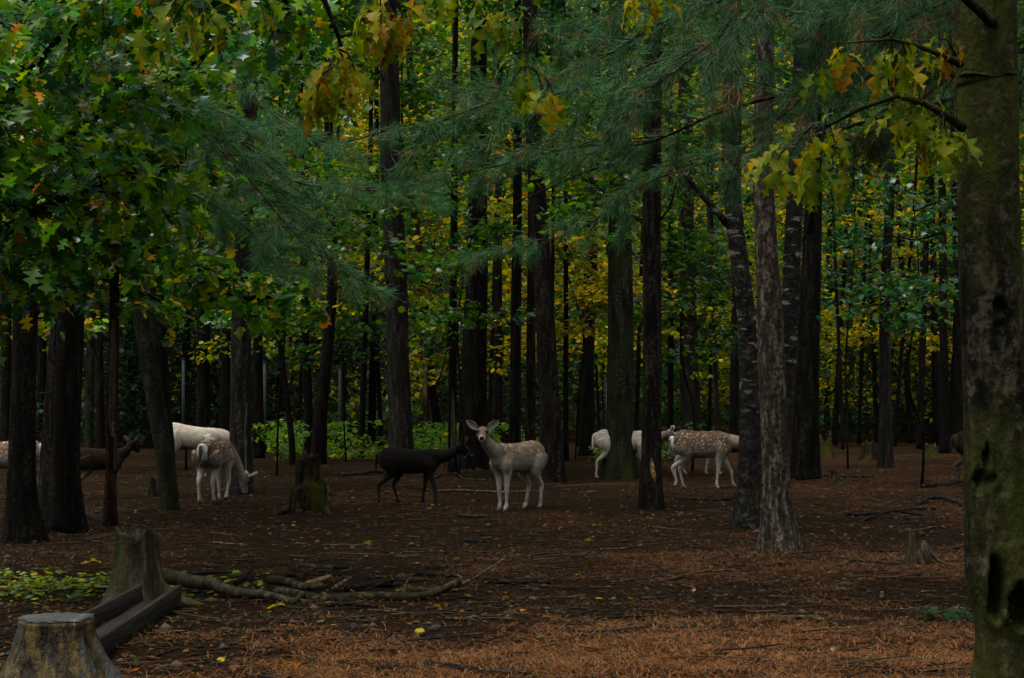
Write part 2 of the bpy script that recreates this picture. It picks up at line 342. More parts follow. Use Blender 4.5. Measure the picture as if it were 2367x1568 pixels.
def scatter(tpl, P, D, Nn, size, col, jitter=0.15):
    """tpl placed n times: P position of stem end, D stem->tip, Nn face normal."""
    V0, F0 = tpl; n = len(P)
    D = unit(D); Y = unit(np.cross(Nn, D)); Z = np.cross(D, Y)
    s = np.asarray(size)[:, None, None]
    wx = (1 + R.normal(0, jitter, n))[:, None, None]
    V = P[:, None, :] + s * (V0[None, :, 0:1] * D[:, None, :] + wx * V0[None, :, 1:2] * Y[:, None, :] + V0[None, :, 2:3] * Z[:, None, :])
    F = (F0[None] + (np.arange(n) * len(V0))[:, None, None]).reshape(-1, F0.shape[1])
    return V.reshape(-1, 3), F, np.repeat(col, len(V0), 0)
PAL = {'green': (0.040, 0.120, 0.011), 'deep': (0.018, 0.066, 0.011), 'blue': (0.017, 0.066, 0.026), 'lime': (0.10, 0.175, 0.006), 'yellow': (0.30, 0.25, 0.006),
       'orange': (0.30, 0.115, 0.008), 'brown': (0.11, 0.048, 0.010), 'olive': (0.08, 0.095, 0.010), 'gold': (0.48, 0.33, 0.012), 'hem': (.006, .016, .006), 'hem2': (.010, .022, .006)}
def pick(mix, n):
    k = list(mix); p = np.array([mix[x] for x in k], float); p /= p.sum()
    c = np.array([PAL[x] for x in k])[R.choice(len(k), n, p=p)]
    return c * np.exp(R.normal(0, 0.22, (n, 1))) * (1 + R.normal(0, 0.08, (n, 3)))

def limb_points(paths):
    return np.vstack([catmull(p, 0.06) for p in paths])
def sprays(mb_wood, paths, n_cl, per, off, size, tpl, mix, flat=0.5, twig_r=0.004, hang=0.45, tip_bias=0.7, rad=0.16):
    """twigs leaving the given limbs, each ending in a cluster of leaves; returns V, F, C"""
    Ls = [catmull(p, 0.06) for p in paths]
    w = np.array([len(l) for l in Ls], float); w /= w.sum()
    ps, cl = [], []
    for i in range(n_cl):
        l = Ls[R.choice(len(Ls), p=w)]; k = int(len(l) * min(0.999, R.random()**tip_bias)); base = l[k]
        o = R.normal(0, 1, 3); o[2] = o[2] * flat; o = unit(o) * off * (0.25 + 0.75 * R.random())
        tip = base + o; tip[2] -= 0.12 * off * R.random()
        if mb_wood is not None:
            mid = (base + tip) / 2 + np.array([0, 0, 0.12 * off]); V, F = tube(catmull([base, mid, tip], 0.15), np.linspace(twig_r * 1.6, twig_r * 0.6, len(catmull([base, mid, tip], 0.15))), 4, cap=False); mb_wood.add(V, F)
        ps.append(tip); cl.append(unit(o))
    ps = np.array(ps); cl = np.array(cl)
    n = n_cl * per; idx = np.repeat(np.arange(n_cl), per)
    P = ps[idx] + R.normal(0, rad * 0.45, (n, 3)) * np.array([1, 1, flat])
    az = R.uniform(0, 2 * math.pi, n); D = np.stack([np.cos(az), np.sin(az), -np.abs(R.normal(hang, 0.35, n))], 1) + cl[idx] * 0.5
    N = np.stack([R.normal(0, .45, n), R.normal(0, .45, n), np.ones(n)], 1) + 0.5 * np.stack([np.cos(az), np.sin(az), 0 * az], 1)
    sz = size * np.clip(R.normal(1, 0.22, n), 0.5, 1.5)
    shade = np.exp(R.normal(0, 0.18, n_cl))[idx][:, None]
    return scatter(tpl, P, D, N, sz, pick(mix, n) * shade)

# ------------------------------------------------------------------ trees
def trunk_mesh(path, radii, seg, flare=0.6, fh=0.35, lobes=5, rough=0.06, seed=0, step=0.12):
    """path (n,3) local from base up; returns V,F. flare widens the foot with root lobes."""
    A = np.hstack([np.asarray(path, float), np.asarray(radii, float)[:, None]]); B = catmull(A, step)
    P, rad = B[:, :3], np.maximum(B[:, 3], 0.004); L = np.concatenate([[0], np.cumsum(np.linalg.norm(np.diff(P, axis=0), axis=1))])
    ph = R.uniform(0, 6.28, 4)
    def rf(th, i):
        z = L[i]; e = np.exp(-np.maximum(z, 0) / fh)
        lob = (0.5 + 0.5 * np.cos(lobes * th + ph[0] + 0.9 * np.sin(2 * th + ph[1])))**1.6 * (.8 + .5 * np.sin(th + ph[3]))
        m = 1 + flare * e**1.4 * (0.2 + 1.5 * lob) + 0.05 * np.sin(2 * th + ph[2] + z * 0.7) + 0.035 * np.sin(3 * th + ph[3] - z * 1.3)
        nz = fbm(th * seg / 6.28 * 0.55 + seed, z * 2.2 + 0 * th, seed + 31, 3) - 0.5
        return m + rough * 2 * nz + rough * 0.9 * (hash2(np.round(th * seg / 6.2832).astype(int) + 0 * i, np.round(z * 8).astype(int) + 0 * np.round(th).astype(int), seed) - 0.5)
    return tube(P, rad, seg, rf)
BASES = []
def tree(name, label, cat, base, prof, mat, H=15.0, seg=14, flare=0.55, fh=0.3, crown=None, group=None, rough=0.05, step=0.14, sink=0.10, crown_mix=None, crown_n=900, crown_size=0.24, crown_r=2.6, dents=()):
    """base: (dx, dy) of the foot; prof: list of (dx, dy, width px) going up, all at the foot's distance."""
    bx, by = base; d = gd(by); g = on_ground(bx, by); g[2] = float(gz(g[0], g[1]))
    root = empty(name, g); tag(root, label, cat, group)
    pts = [np.array([0, 0, -sink])]; rr = [prof[0][2] / 2 / FPX * d]
    for (dx, dy, w) in prof:
        p = at(dx, dy, d) - g
        if p[2] > 0.05: pts.append(p); rr.append(w / 2 / FPX * d)
    top = pts[-1]; k = min(3, len(pts) - 1); dirv = unit(top - pts[-1 - k]) if k else np.array([0, 0, 1.0])
    dirv = unit(dirv * np.array([0.6, 0.6, 1.0])); r1 = rr[-1]
    z = top[2]
    while z < H - 0.5:
        st = min(3.0, H - z); top = top + dirv * st / dirv[2]; z = top[2]; dirv = unit(dirv + np.array([R.normal(0, .02), R.normal(0, .02), .1]))
        r1 = r1 * (1 - 0.55 * st / max(1.0, H - z + st)) ; pts.append(top.copy()); rr.append(max(0.015, r1))
    V, F = trunk_mesh(pts, rr, seg, flare, fh, R.integers(4, 7), rough, int(R.integers(0, 900)), step)
    for (cx, cy, w, h, dep) in dents:      # hollows and knot holes pressed into the near side
        c = at(cx, cy, d) - g; w *= d / FPX; h *= d / FPX; row = np.argmin(np.abs(np.array(pts)[:, 2] - c[2])); fr = V[:, 1] < pts[row][1] + .02
        q = ((V[:, 0] - c[0]) / w)**2 + ((V[:, 2] - c[2]) / h)**2 + 1.5 * (fbm(V[:, 0] * 38, V[:, 2] * 17, 5, 3) - .5)
        V[:, 1] += fr * dep * sstep(1.25, .25, q) - fr * .02 * np.exp(-((np.sqrt(np.maximum(q, 0)) - 1.25) / .22)**2)
    obj('trunk', make_mesh('trunk', V, F, mat, None, True), root)
    BASES.append((g[0], g[1]))
    if crown: add_crown(root, g, pts, rr, crown, crown_n, crown_size, crown_r, mat, crown_mix)
    return root, g, np.array(pts), np.array(rr)
def add_crown(root, g, pts, rr, z0, n, size, rad, bmat, mix=None):
    """a high crown: limbs all round the stem above z0, tipped with foliage"""
    top = pts[-1]; H = top[2]; mb = MB(); paths = []
    B = catmull(np.array(pts), 0.3)
    for i in range(11):
        z = z0 + (H - z0) * (i + R.random()) / 11.5; s = B[np.argmin(np.abs(B[:, 2] - z))]; az = R.uniform(0, 6.28)
        L = rad * (1.15 - 0.75 * (z - z0) / (H - z0 + .01)) * R.uniform(0.75, 1.15)
        p = [s, s + np.array([math.cos(az) * L * .5, math.sin(az) * L * .5, L * .12]), s + np.array([math.cos(az) * L, math.sin(az) * L, L * R.uniform(-.05, .3)])]
        c = catmull(p, 0.35); V, F = tube(c, np.linspace(max(0.02, rr[-2] * 0.5), 0.008, len(c)), 5, cap=False); obj('branch', make_mesh('branch', V, F, bmat), root); paths.append(p)
    per = 9; V, F, C = sprays(None, paths, n // per, per, 0.8, size, RHOMB, mix or {'deep': 3, 'blue': 2, 'green': 2, 'lime': .6}, flat=0.5, rad=0.7)
    obj('crown', make_mesh('crown', V, F, M['far_leaf'], C), root)

def limb(mb, P, r0, r1, seg=7, step=0.12):
    A = catmull(P, step); n = len(A); A = A + np.stack([fbm(np.arange(n) * .23, np.full(n, k * 5.1 + r0 * 99), 7 + k, 3) - .5 for k in range(3)], 1) * r0 * 2.0 * np.sin(np.linspace(0, math.pi, n))[:, None]
    V, F = tube(A, np.linspace(r0, r1, n), seg); mb.add(V, F)

# trees, near to far: (name, label, category, foot, profile, bark, options)
TREES = {}
def T(key, *a, **k): TREES[key] = tree(*a, **k); return TREES[key]
# right foreground oak with hollow foot
T('right', 'oak_tree', 'thick mossy lichened trunk at the right edge with a dark hollow near its foot', 'tree', (2352, 1640),
  [(2350, 1620, 190), (2345, 1560, 172), (2343, 1470, 160), (2338, 1400, 168), (2328, 1330, 178), (2316, 1200, 158), (2310, 1000, 150), (2300, 800, 142), (2290, 600, 136), (2284, 400, 134), (2282, 200, 132), (2276, 0, 134)],
  M['lichen_bark'], H=11, seg=90, flare=0.30, fh=0.25, rough=0.03, step=0.022,
  dents=[(2284, 1350, 18, 72, .16), (2338, 1388, 24, 50, .15), (2268, 1058, 8, 32, .06), (2294, 716, 15, 18, .07), (2262, 1106, 22, 16, .06)])
T('front', 'pine_tree', 'straight light brown trunk with pale lichen, nearest the centre right', 'tree', (1797, 1276),
  [(1800, 1250, 84), (1796, 1180, 72), (1794, 1080, 66), (1790, 980, 64), (1785, 860, 63), (1778, 700, 60), (1770, 560, 54), (1764, 420, 50), (1765, 250, 46), (1768, 50, 44)],
  M['warm_bark'], H=12, seg=30, flare=0.75, fh=0.22, rough=0.03, step=0.05, crown=6.5, crown_r=2.2)
T('beech', 'beech_tree', 'grey green mossy trunk just behind the light brown one', 'tree', (1736, 1228),
  [(1736, 1200, 74), (1733, 1120, 58), (1732, 1000, 50), (1731, 880, 47), (1726, 740, 45), (1712, 620, 43), (1698, 500, 42), (1690, 360, 42), (1690, 200, 40), (1692, 0, 36)],
  M['birch_bark'], H=12, seg=26, flare=0.6, fh=0.3, rough=0.04, step=0.06, crown=6.5, crown_r=2.2)
T('birch', 'birch_tree', 'trunk with pale peeling plates showing beside the light brown trunk', 'tree', (1790, 1222),
  [(1792, 1190, 58), (1800, 1100, 48), (1812, 960, 44), (1822, 800, 42), (1830, 640, 42), (1836, 500, 40), (1842, 380, 38), (1850, 200, 36)],
  M['birch_bark'], H=11, seg=20, flare=0.5, fh=0.3, rough=0.04, step=0.08)
T('leftedge', 'pine_tree', 'dark trunk at the left edge standing in front of a pale deer', 'tree', (50, 1250),
  [(52, 1220, 80), (50, 1120, 66), (52, 1000, 60), (55, 850, 58), (58, 700, 58), (58, 560, 54), (58, 400, 50), (58, 200, 46)],
  M['dark_bark'], H=14, seg=22, flare=0.55, fh=0.3, crown=7, step=0.08)
T('leftpine', 'pine_tree', 'thick dark trunk with furrowed bark leaning slightly, second from the left edge', 'tree', (138, 1224),
  [(139, 1180, 104), (140, 1080, 92), (146, 900, 86), (155, 760, 80), (165, 600, 72), (172, 450, 66), (180, 250, 60)],
  M['pine_bark'], H=16, seg=30, flare=0.30, fh=0.35, rough=0.06, crown=8, step=0.06)
deadt = T('dead', 'dead_tree', 'slim dead trunk with strips of bare yellow wood, beside the dark brown deer', 'tree', (252, 1216),
  [(254, 1180, 28), (258, 1080, 25), (258, 960, 26), (262, 840, 25), (264, 720, 24), (264, 600, 22), (266, 480, 20), (268, 300, 18)],
  M['redwood'], H=8, seg=16, flare=0.55, fh=0.25, step=0.08)
T('lean', 'maple_tree', 'mossy grey trunk leaning left, hiding the rump of the cream deer', 'tree', (390, 1182),
  [(391, 1160, 42), (384, 1080, 40), (372, 1000, 42), (352, 880, 42), (334, 780, 40), (320, 700, 38), (310, 600, 34), (300, 480, 30)],
  M['beech_bark'], H=9, seg=20, flare=0.25, fh=0.25, crown=6, crown_r=1.8, step=0.08)
T('fork', 'maple_tree', 'straight dark stem rising behind the leaning mossy trunk', 'tree', (388, 1150),
  [(384, 1050, 38), (376, 940, 38), (370, 820, 36), (364, 700, 34), (350, 560, 30), (345, 450, 28)], M['dark_bark'], H=12, seg=14, crown=7)
T('greyleft', 'pine_tree', 'grey brown pine trunk with a white resin streak behind the grazing spotted deer', 'tree', (558, 1142),
  [(556, 1100, 56), (556, 1000, 52), (557, 880, 50), (558, 760, 48), (562, 600, 42), (568, 400, 36), (574, 200, 32)], M['grey_bark'], H=17, seg=20, flare=0.35, crown=9)
T('mid', 'pine_tree', 'tall brown pine trunk rising behind the black deer', 'tree', (928, 1082),
  [(928, 1040, 60), (926, 960, 57), (920, 820, 54), (916, 680, 52), (910, 540, 49), (905, 400, 46), (902, 250, 44), (898, 100, 42)], M['grey_bark'], H=18, seg=22, flare=0.3, crown=10.5)
T('bigdark', 'pine_tree', 'broad almost black trunk directly behind the head of the staring doe', 'tree', (1096, 1086),
  [(1096, 1040, 70), (1096, 940, 64), (1097, 820, 60), (1100, 680, 55), (1103, 540, 48), (1105, 400, 42), (1106, 200, 36)], M['dark_bark'], H=18, seg=20, flare=0.35, crown=10.5)
T('byrump', 'pine_tree', 'brown pine trunk at the rump of the staring doe, leaning slightly left', 'tree', (1278, 1112),
  [(1276, 1070, 56), (1272, 960, 51), (1266, 840, 48), (1260, 720, 46), (1252, 600, 43), (1244, 480, 40), (1236, 350, 37), (1230, 200, 34)], M['pine_bark'], H=17, seg=20, flare=0.35, crown=8.6)
T('mossy', 'pine_tree', 'wide moss green trunk with flared foot crossing the white deer', 'tree', (1432, 1104),
  [(1433, 1070, 72), (1434, 1000, 62), (1434, 880, 59), (1434, 760, 57), (1433, 620, 55), (1432, 480, 50), (1430, 340, 46)], M['mossy_bark'], H=17, seg=24, flare=0.55, fh=0.45, crown=9, step=0.1)
T('wound', 'pine_tree', 'dark brown trunk with a fresh orange gash low on its side', 'tree', (1500, 1178),
  [(1503, 1150, 56), (1505, 1080, 50), (1506, 960, 47), (1507, 840, 46), (1507, 700, 45), (1507, 560, 43), (1508, 420, 42), (1510, 300, 38), (1512, 120, 34)], M['pine_bark'], H=13, seg=24, flare=0.45, fh=0.25, crown=6.8, step=0.08)
T('pale', 'pine_tree', 'pale grey trunk far back above the walking spotted deer', 'tree', (1597, 1030),
  [(1597, 960, 44), (1594, 840, 41), (1590, 700, 39), (1588, 560, 36), (1586, 420, 34)], M['grey_bark'], H=20, seg=16, flare=0.2, crown=13)
T('rdark', 'pine_tree', 'broad dark pine trunk right of the pale peeling birch', 'tree', (1862, 1112),
  [(1862, 1070, 66), (1864, 980, 59), (1866, 860, 55), (1870, 720, 50), (1876, 580, 45), (1880, 450, 40), (1884, 250, 34)], M['dark_bark'], H=17, seg=20, flare=0.3, crown=9)
T('rgrey', 'maple_tree', 'slim grey lichened trunk alone in the right middle distance', 'tree', (2046, 1082),
  [(2046, 1040, 34), (2046, 940, 28), (2045, 820, 26), (2046, 700, 24), (2052, 560, 23), (2058, 420, 22)], M['grey_bark'], H=15, seg=14, flare=0.5, crown=9)
T('thin1', 'dead_tree', 'thin trunk with stripped red brown bark between the tall pine and the black one', 'tree', (986, 1036),
  [(986, 980, 17), (984, 900, 16), (979, 780, 15), (972, 640, 14), (964, 500, 13), (958, 380, 12)], M['redwood'], H=14, seg=10, flare=0.15)
T('twotone', 'dead_tree', 'slim trunk with a bare yellow strip, left of the staring doe', 'tree', (1046, 1094),
  [(1046, 1040, 21), (1046, 940, 20), (1046, 800, 20), (1048, 640, 18), (1050, 480, 16)], M['dark_bark'], H=13, seg=12, flare=0.3, crown=9)
T('thin2', 'maple_tree', 'thin dark trunk leaning left, by a grey fence post', 'tree', (676, 1074),
  [(674, 1020, 14), (664, 930, 13), (650, 820, 12), (634, 720, 11), (618, 620, 10), (610, 500, 9)], M['dark_bark'], H=11, seg=8, flare=0.3, crown=8)
T('twin1', 'maple_tree', 'dark trunk curving up to the right behind the moss covered stump', 'tree', (735, 1075),
  [(737, 1030, 34), (742, 950, 31), (752, 860, 28), (762, 760, 26), (768, 660, 25), (766, 540, 23), (760, 420, 20)], M['dark_bark'], H=14, seg=12, flare=0.25, crown=9)
T('twin2', 'maple_tree', 'narrower dark trunk left of the curving one behind the moss covered stump', 'tree', (716, 1062),
  [(714, 1000, 24), (711, 900, 22), (706, 780, 20), (703, 660, 18)], M['dark_bark'], H=13, seg=10, flare=0.2, crown=9)
T('rthird', 'pine_tree', 'dark trunk behind and left of the wide moss green trunk', 'tree', (1354, 1054),
  [(1356, 1010, 34), (1358, 930, 31), (1360, 820, 28), (1364, 700, 26), (1370, 560, 24)], M['dark_bark'], H=17, seg=14, flare=0.4, crown=11)
# slimmer stems further in
FAR = [(1190, 1078, 30, 4, 'dark_bark'), (1226, 1072, 26, 2, 'pine_bark'), (1308, 1066, 14, 0, 'dark_bark'), (1696, 1046, 24, 6, 'dark_bark'), (836, 1058, 16, 12, 'dark_bark'),
       (1010, 1020, 20, -34, 'dark_bark'), (1968, 1010, 20, -6, 'grey_bark'), (2006, 1004, 14, 6, 'dark_bark'), (2084, 1000, 28, 2, 'dark_bark'), (2146, 1008, 36, -6, 'dark_bark'),
       (2184, 1048, 24, -4, 'dark_bark'), (2208, 1034, 18, 4, 'dark_bark'), (1912, 1010, 16, 4, 'dark_bark'), (206, 1060, 22, 8, 'beech_bark'), (232, 1044, 20, -4, 'dark_bark'),
       (470, 1048, 34, 0, 'dark_bark'), (520, 1040, 24, 4, 'dark_bark'), (598, 1060, 26, -4, 'dark_bark'), (425, 1036, 20, 10, 'dark_bark'), (300, 1032, 24, 14, 'dark_bark'),
       (860, 1030, 20, 6, 'dark_bark'), (1150, 1040, 22, 2, 'dark_bark'), (1410, 1030, 12, -3, 'dark_bark'), (1640, 1024, 9, 4, 'dark_bark'), (1550, 1030, 16, 0, 'dark_bark'),
       (795, 1040, 12, -8, 'dark_bark'), (15, 1040, 26, 0, 'dark_bark'), (95, 1036, 24, 4, 'dark_bark'), (650, 1034, 22, 0, 'dark_bark'), (2110, 1018, 10, 20, 'dark_bark')]
FAR += [(1930, 1029, 13, 20, 'dark_bark'), (1948, 1041, 9, -16, 'dark_bark'), (1986, 1027, 10, 12, 'dark_bark'), (2026, 1023, 12, -12, 'dark_bark'), (2068, 1033, 10, 32, 'dark_bark'), (2104, 1025, 16, -20, 'dark_bark'), (2126, 1039, 18, 12, 'dark_bark'), (2166, 1029, 20, -8, 'dark_bark'), (2196, 1027, 14, 20, 'dark_bark'), (2222, 1047, 16, -12, 'dark_bark'),
        (1336, 1033, 9, 16, 'dark_bark'), (1384, 1027, 8, -12, 'dark_bark'), (1470, 1035, 12, 12, 'dark_bark'), (1660, 1033, 12, -16, 'grey_bark'), (1130, 1031, 10, 12, 'dark_bark'), (880, 1031, 10, -12, 'dark_bark'), (690, 1037, 12, 16, 'dark_bark'), (560, 1031, 14, -16, 'dark_bark')]
EXTRA_LABELS = ['faint thin trunk first in the row right of the broad dark right pine', 'faint very thin trunk second in the row right of the broad dark right pine', 'faint trunk third in the row right of the broad dark right pine', 'faint trunk showing just left of the lone slim grey trunk foot', 'faint trunk showing just right of the lone slim grey trunk',
    'faint dark trunk right of the stump by the lone grey trunk', 'dark trunk left of the stout trunk deep in the right wood', 'dark trunk right of the stout trunk deep in the right wood', 'faint trunk second from the right foreground trunk', 'faint trunk nearest the right foreground trunk edge',
    'hair thin stem left of the dark trunk behind the wide mossy one', 'hair thin stem right of the dark trunk behind the wide mossy one', 'faint trunk in the gap between wide mossy and gashed trunks', 'faint greyish trunk left of the mossy birch stem', 'faint trunk in the gap right of the broad almost black trunk', 'faint trunk left of the tall brown pine foot', 'faint trunk behind the curving trunks of the moss covered stump', 'faint trunk half hidden by the resin streaked pine']
FAR_LABELS = ['narrow dark trunk right behind the neck of the staring doe', 'brown trunk rising above the back of the staring doe', 'pencil thin dark trunk touching the pine at the rump of the doe', 'straight dark trunk just left of the mossy birch stem', 'thin dark trunk between the last left fence post and the tall brown pine', 'dark trunk leaning strongly left between the stripped trunk and the yellow striped one', 'greyish slim trunk left of the lone slim grey trunk', 'thin dark trunk close left of the lone slim grey trunk', 'dark trunk close right of the lone slim grey trunk', 'stout dark trunk midway between the lone grey trunk and the right foreground trunk', 'dark trunk close left of the right foreground trunk, standing nearer than its neighbours', 'slim dark trunk almost touching the right foreground trunk', 'thin dark trunk just right of the broad dark right pine', 'greenish slim trunk right of the furrowed left pine', 'dark trunk immediately left of the slim dead trunk', 'stout black trunk above the cream deer', 'dark trunk left of the grey brown pine with the resin streak', 'dark trunk right of the grey brown pine with the resin streak', 'slim dark trunk beside the leftmost fence post', 'slightly leaning dark trunk right of the slim dead trunk', 'slim dark trunk close left of the tall brown pine', 'slim dark trunk right of the broad almost black one', 'very thin dark trunk beside the fence post left of the wide mossy trunk', 'thinnest stem, right of the pale far trunk', 'slim dark trunk between the gashed trunk and the pale far trunk', 'very thin dark stem beside the fence post behind the moss covered stump', 'dark far trunk at the very left edge', 'dark far trunk between the two leftmost thick trunks', 'slim dark trunk right of the second fence post', 'thin stem leaning right, deep in the right wood']
for i, (x, y, w, ln, mt) in enumerate(FAR):
    T('far%d' % i, 'forest_tree', FAR_LABELS[i] if i < 30 else EXTRA_LABELS[i - 30], 'tree', (x, y),
      [(x, y - 40, w), (x + ln * .3, 900, w * .95), (x + ln * .6, 780, w * .88), (x + ln, 640, w * .8), (x + ln * 1.4, 480, w * .7)], M[mt], H=R.uniform(16, 20), seg=10, flare=0.2,
      crown=R.uniform(11, 13), crown_n=330, group='slim dark trunks deep in the wood', step=0.25, crown_mix={'deep': 3, 'green': 2, 'lime': 1, 'yellow': .4} if i % 3 else None)

# details on trunks -----------------------------------------------------------
def patch_on(key, name, pts, mat, out=0.012, label=None):
    """a strip of other wood lying on the camera side of a trunk; pts = (dx, dy, half width px)"""
    root, g, P, r = TREES[key]; d = g[1]; A = catmull(np.array([(x, y, w) for x, y, w in pts], float), 6.0); n = len(A); k = 7
    V = []; B = catmull(np.hstack([P, r[:, None]]), 0.1)
    for (x, y, w) in A:
        c = at(x, y, d) - g; row = B[np.argmin(np.abs(B[:, 2] - c[2]))]
        for j in range(k):
            u = -1 + 2 * j / (k - 1); X = c[0] + u * w / FPX * d * (1 + R.normal(0, .12)); dx = X - row[0]; rr_ = row[3] * 1.03
            dd = math.sqrt(max(rr_**2 - dx**2, (0.25 * rr_)**2)); V.append([X, row[1] - dd - out * (1 - u * u * .9), c[2]])
    i = np.arange(n - 1)[:, None] * k; j = np.arange(k - 1)[None, :]
    F = np.stack([i + j, i + j + 1, i + k + j + 1, i + k + j], -1).reshape(-1, 4)
    o = obj(name, make_mesh(name, V, F, mat, None, True), root)
    if label: o['label'] = label
    return o
patch_on('wound', 'gash', [(1503, 1058, 1), (1506, 1075, 5), (1509, 1095, 6), (1512, 1110, 4), (1512, 1124, 2)], M['split'], 0.010, 'fresh orange splintered wood')
patch_on('wound', 'gash', [(1514, 1108, 3), (1514, 1125, 7), (1515, 1145, 5)], M['redwood'], 0.008, 'red brown torn bark')
patch_on('dead', 'bare_wood', [(262, 1010, 3), (260, 960, 7), (262, 880, 8), (264, 800, 7), (264, 740, 3)], M['peeled'], 0.006, 'bare yellow wood')
patch_on('dead', 'bare_wood', [(267, 1085, 2), (268, 1060, 4), (268, 1030, 4), (268, 1000, 2)], M['peeled'], 0.006, 'bare yellow wood')
patch_on('twotone', 'bare_wood', [(1048, 1088, 5), (1048, 1040, 6), (1048, 980, 5), (1047, 900, 2)], M['peeled'], 0.006, 'bare yellow wood')
patch_on('thin1', 'bare_wood', [(984, 940, 2), (982, 900, 5), (980, 840, 5), (978, 790, 2)], M['peeled'], 0.006, 'bare yellow wood')
patch_on('greyleft', 'resin_streak', [(572, 1100, 1.5), (571, 1040, 3), (570, 990, 3), (573, 930, 1)], M['cut'], 0.006, 'white resin streak')
patch_on('beech', 'moss_patch', [(1748, 1226, 9), (1750, 1200, 15), (1752, 1170, 14), (1752, 1140, 9), (1750, 1110, 3)], M['moss_stump'], 0.010, 'green moss on the foot of the trunk')
# bare limbs crossing between trunks ------------------------------------------
def bare(key, name, pts, r0, r1, dz=0.0, label=None):
    root, g, P, r = TREES[key]; mb = MB(); limb(mb, [at(x, y, g[1] + dd * 1.0) - g for (x, y, dd) in pts], r0, r1)
    o = mb.build(name, root.children[0].data.materials[0], root, smooth=True)
    if label: o['label'] = label
bare('beech', 'branch', [(1686, 525, 0), (1640, 470, -.1), (1590, 410, -.2), (1560, 380, -.3), (1540, 340, -.4)], .040, .02)
bare('wound', 'branch', [(1502, 380, 0), (1440, 378, -.1), (1370, 392, -.3), (1290, 425, -.5), (1190, 470, -.7)], .022, .008)
bare('wound', 'branch', [(1500, 378, 0), (1450, 425, -.4), (1410, 480, -.6), (1360, 520, -.8)], .022, .008)
bare('wound', 'branch', [(1512, 520, 0), (1545, 485, -.2), (1562, 430, -.3), (1568, 405, -.3)], .018, .010)
bare('wound', 'branch', [(1490, 520, 0), (1430, 480, .3), (1380, 430, .5), (1350, 400, .6)], .014, .008)
bare('mid', 'branch', [(890, 492, 0), (840, 490, -.2), (770, 482, -.4)], .035, .015)
bare('mid', 'branch', [(892, 552, 0), (840, 552, .2), (780, 545, .4)], .022, .010)
bare('mid', 'branch', [(895, 585, 0), (860, 580, 0), (830, 575, 0)], .022, .010)
bare('mid', 'branch', [(905, 690, 0), (893, 640, -.4), (880, 620, -.6)], .020, .010)
bare('mid', 'branch', [(898, 215, 0), (870, 150, -.3), (840, 90, -.5)], .022, .010)
bare('right', 'branch', [(2225, 296, -.1), (2180, 265, -.25), (2130, 238, -.3), (2075, 222, -.35), (1990, 250, -.3), (1900, 300, -.3)], .020, .005)
bare('right', 'branch', [(2220, 150, -.1), (2150, 120, -.3), (2060, 90, -.5), (1940, 100, -.5)], .016, .004)
bare('right', 'branch', [(2300, 60, -.1), (2150, -60, -.3), (1800, -150, -.3), (1480, -60, -.2), (1300, -30, -.2), (1140, -20, -.2)], .024, .004)
bare('leftedge', 'branch', [(88, 722, 0), (110, 715, -.1), (140, 708, -.2)], .018, .012)
bare('rdark', 'branch', [(1862, 560, 0), (1880, 480, -.3), (1892, 440, -.4)], .06, .04)
bare('lean', 'branch', [(330, 800, 0), (315, 740, .1), (310, 690, .2)], .04, .03)

# near oak sprays: every leaf a part of its own -------------------------------
LEAFM = []
for i, (cname, f, dr, wv) in enumerate([('green', .35, .55, .04), ('green', .1, .9, .05), ('green', -.2, .7, .05), ('deep', .3, .6, .04), ('lime', .25, .7, .05), ('lime', .45, .45, .04), ('lime', -.15, .9, .05), ('yellow', .25, .8, .05), ('yellow', .45, .5, .04), ('orange', .55, 1.0, .07), ('olive', .25, .6, .04), ('brown', .6, 1.1, .08)]):
    V, F = leaf_from_half(OAK, f, dr, wv); n = len(V) // 3
    c = np.tile(np.array(PAL[cname]), (len(V), 1)); nz = fbm(V[:, 0] * 6 + i * 7, V[:, 1] * 6, 60 + i, 3)[:, None]
    alt = np.array(PAL['yellow' if cname in ('lime', 'green', 'olive') else 'orange' if cname == 'yellow' else 'brown' if cname == 'orange' else 'green'])
    c = c * (1 - sstep(.52, .72, nz)) + alt * sstep(.52, .72, nz); c[n:2 * n] = c[n:2 * n] * 0.4 + np.array([.13, .15, .012]) * 0.6; c[:n:3] *= .7; c[2 * n::3] *= .75
    st = np.array([[-.22, .008, .06], [-.22, -.008, .06], [0, -.008, 0], [0, .008, 0]]); V = np.vstack([V, st]); c = np.vstack([c, np.tile([.12, .11, .03], (4, 1))]); F = np.vstack([F, [[3 * n, 3 * n + 1, 3 * n + 2, 3 * n + 3]]])
    LEAFM.append((cname, make_mesh('leaf', V, F, M['near_leaf'], c, True)))
def leaf_obj(parent, g, P, D, N, s, cname):
    ch = [m_ for (c_, m_) in LEAFM if c_ == cname]; o = bpy.data.objects.new('leaf', ch[R.integers(len(ch))]); COL.objects.link(o); o.parent = parent
    D = unit(D); Y = unit(np.cross(N, D)); Z = np.cross(D, Y); s2 = s * R.uniform(.62, .92)
    p = P - g; o.matrix_local = Matrix([[D[0] * s, Y[0] * s2, Z[0] * s, p[0]], [D[1] * s, Y[1] * s2, Z[1] * s, p[1]], [D[2] * s, Y[2] * s2, Z[2] * s, p[2]], [0, 0, 0, 1]])
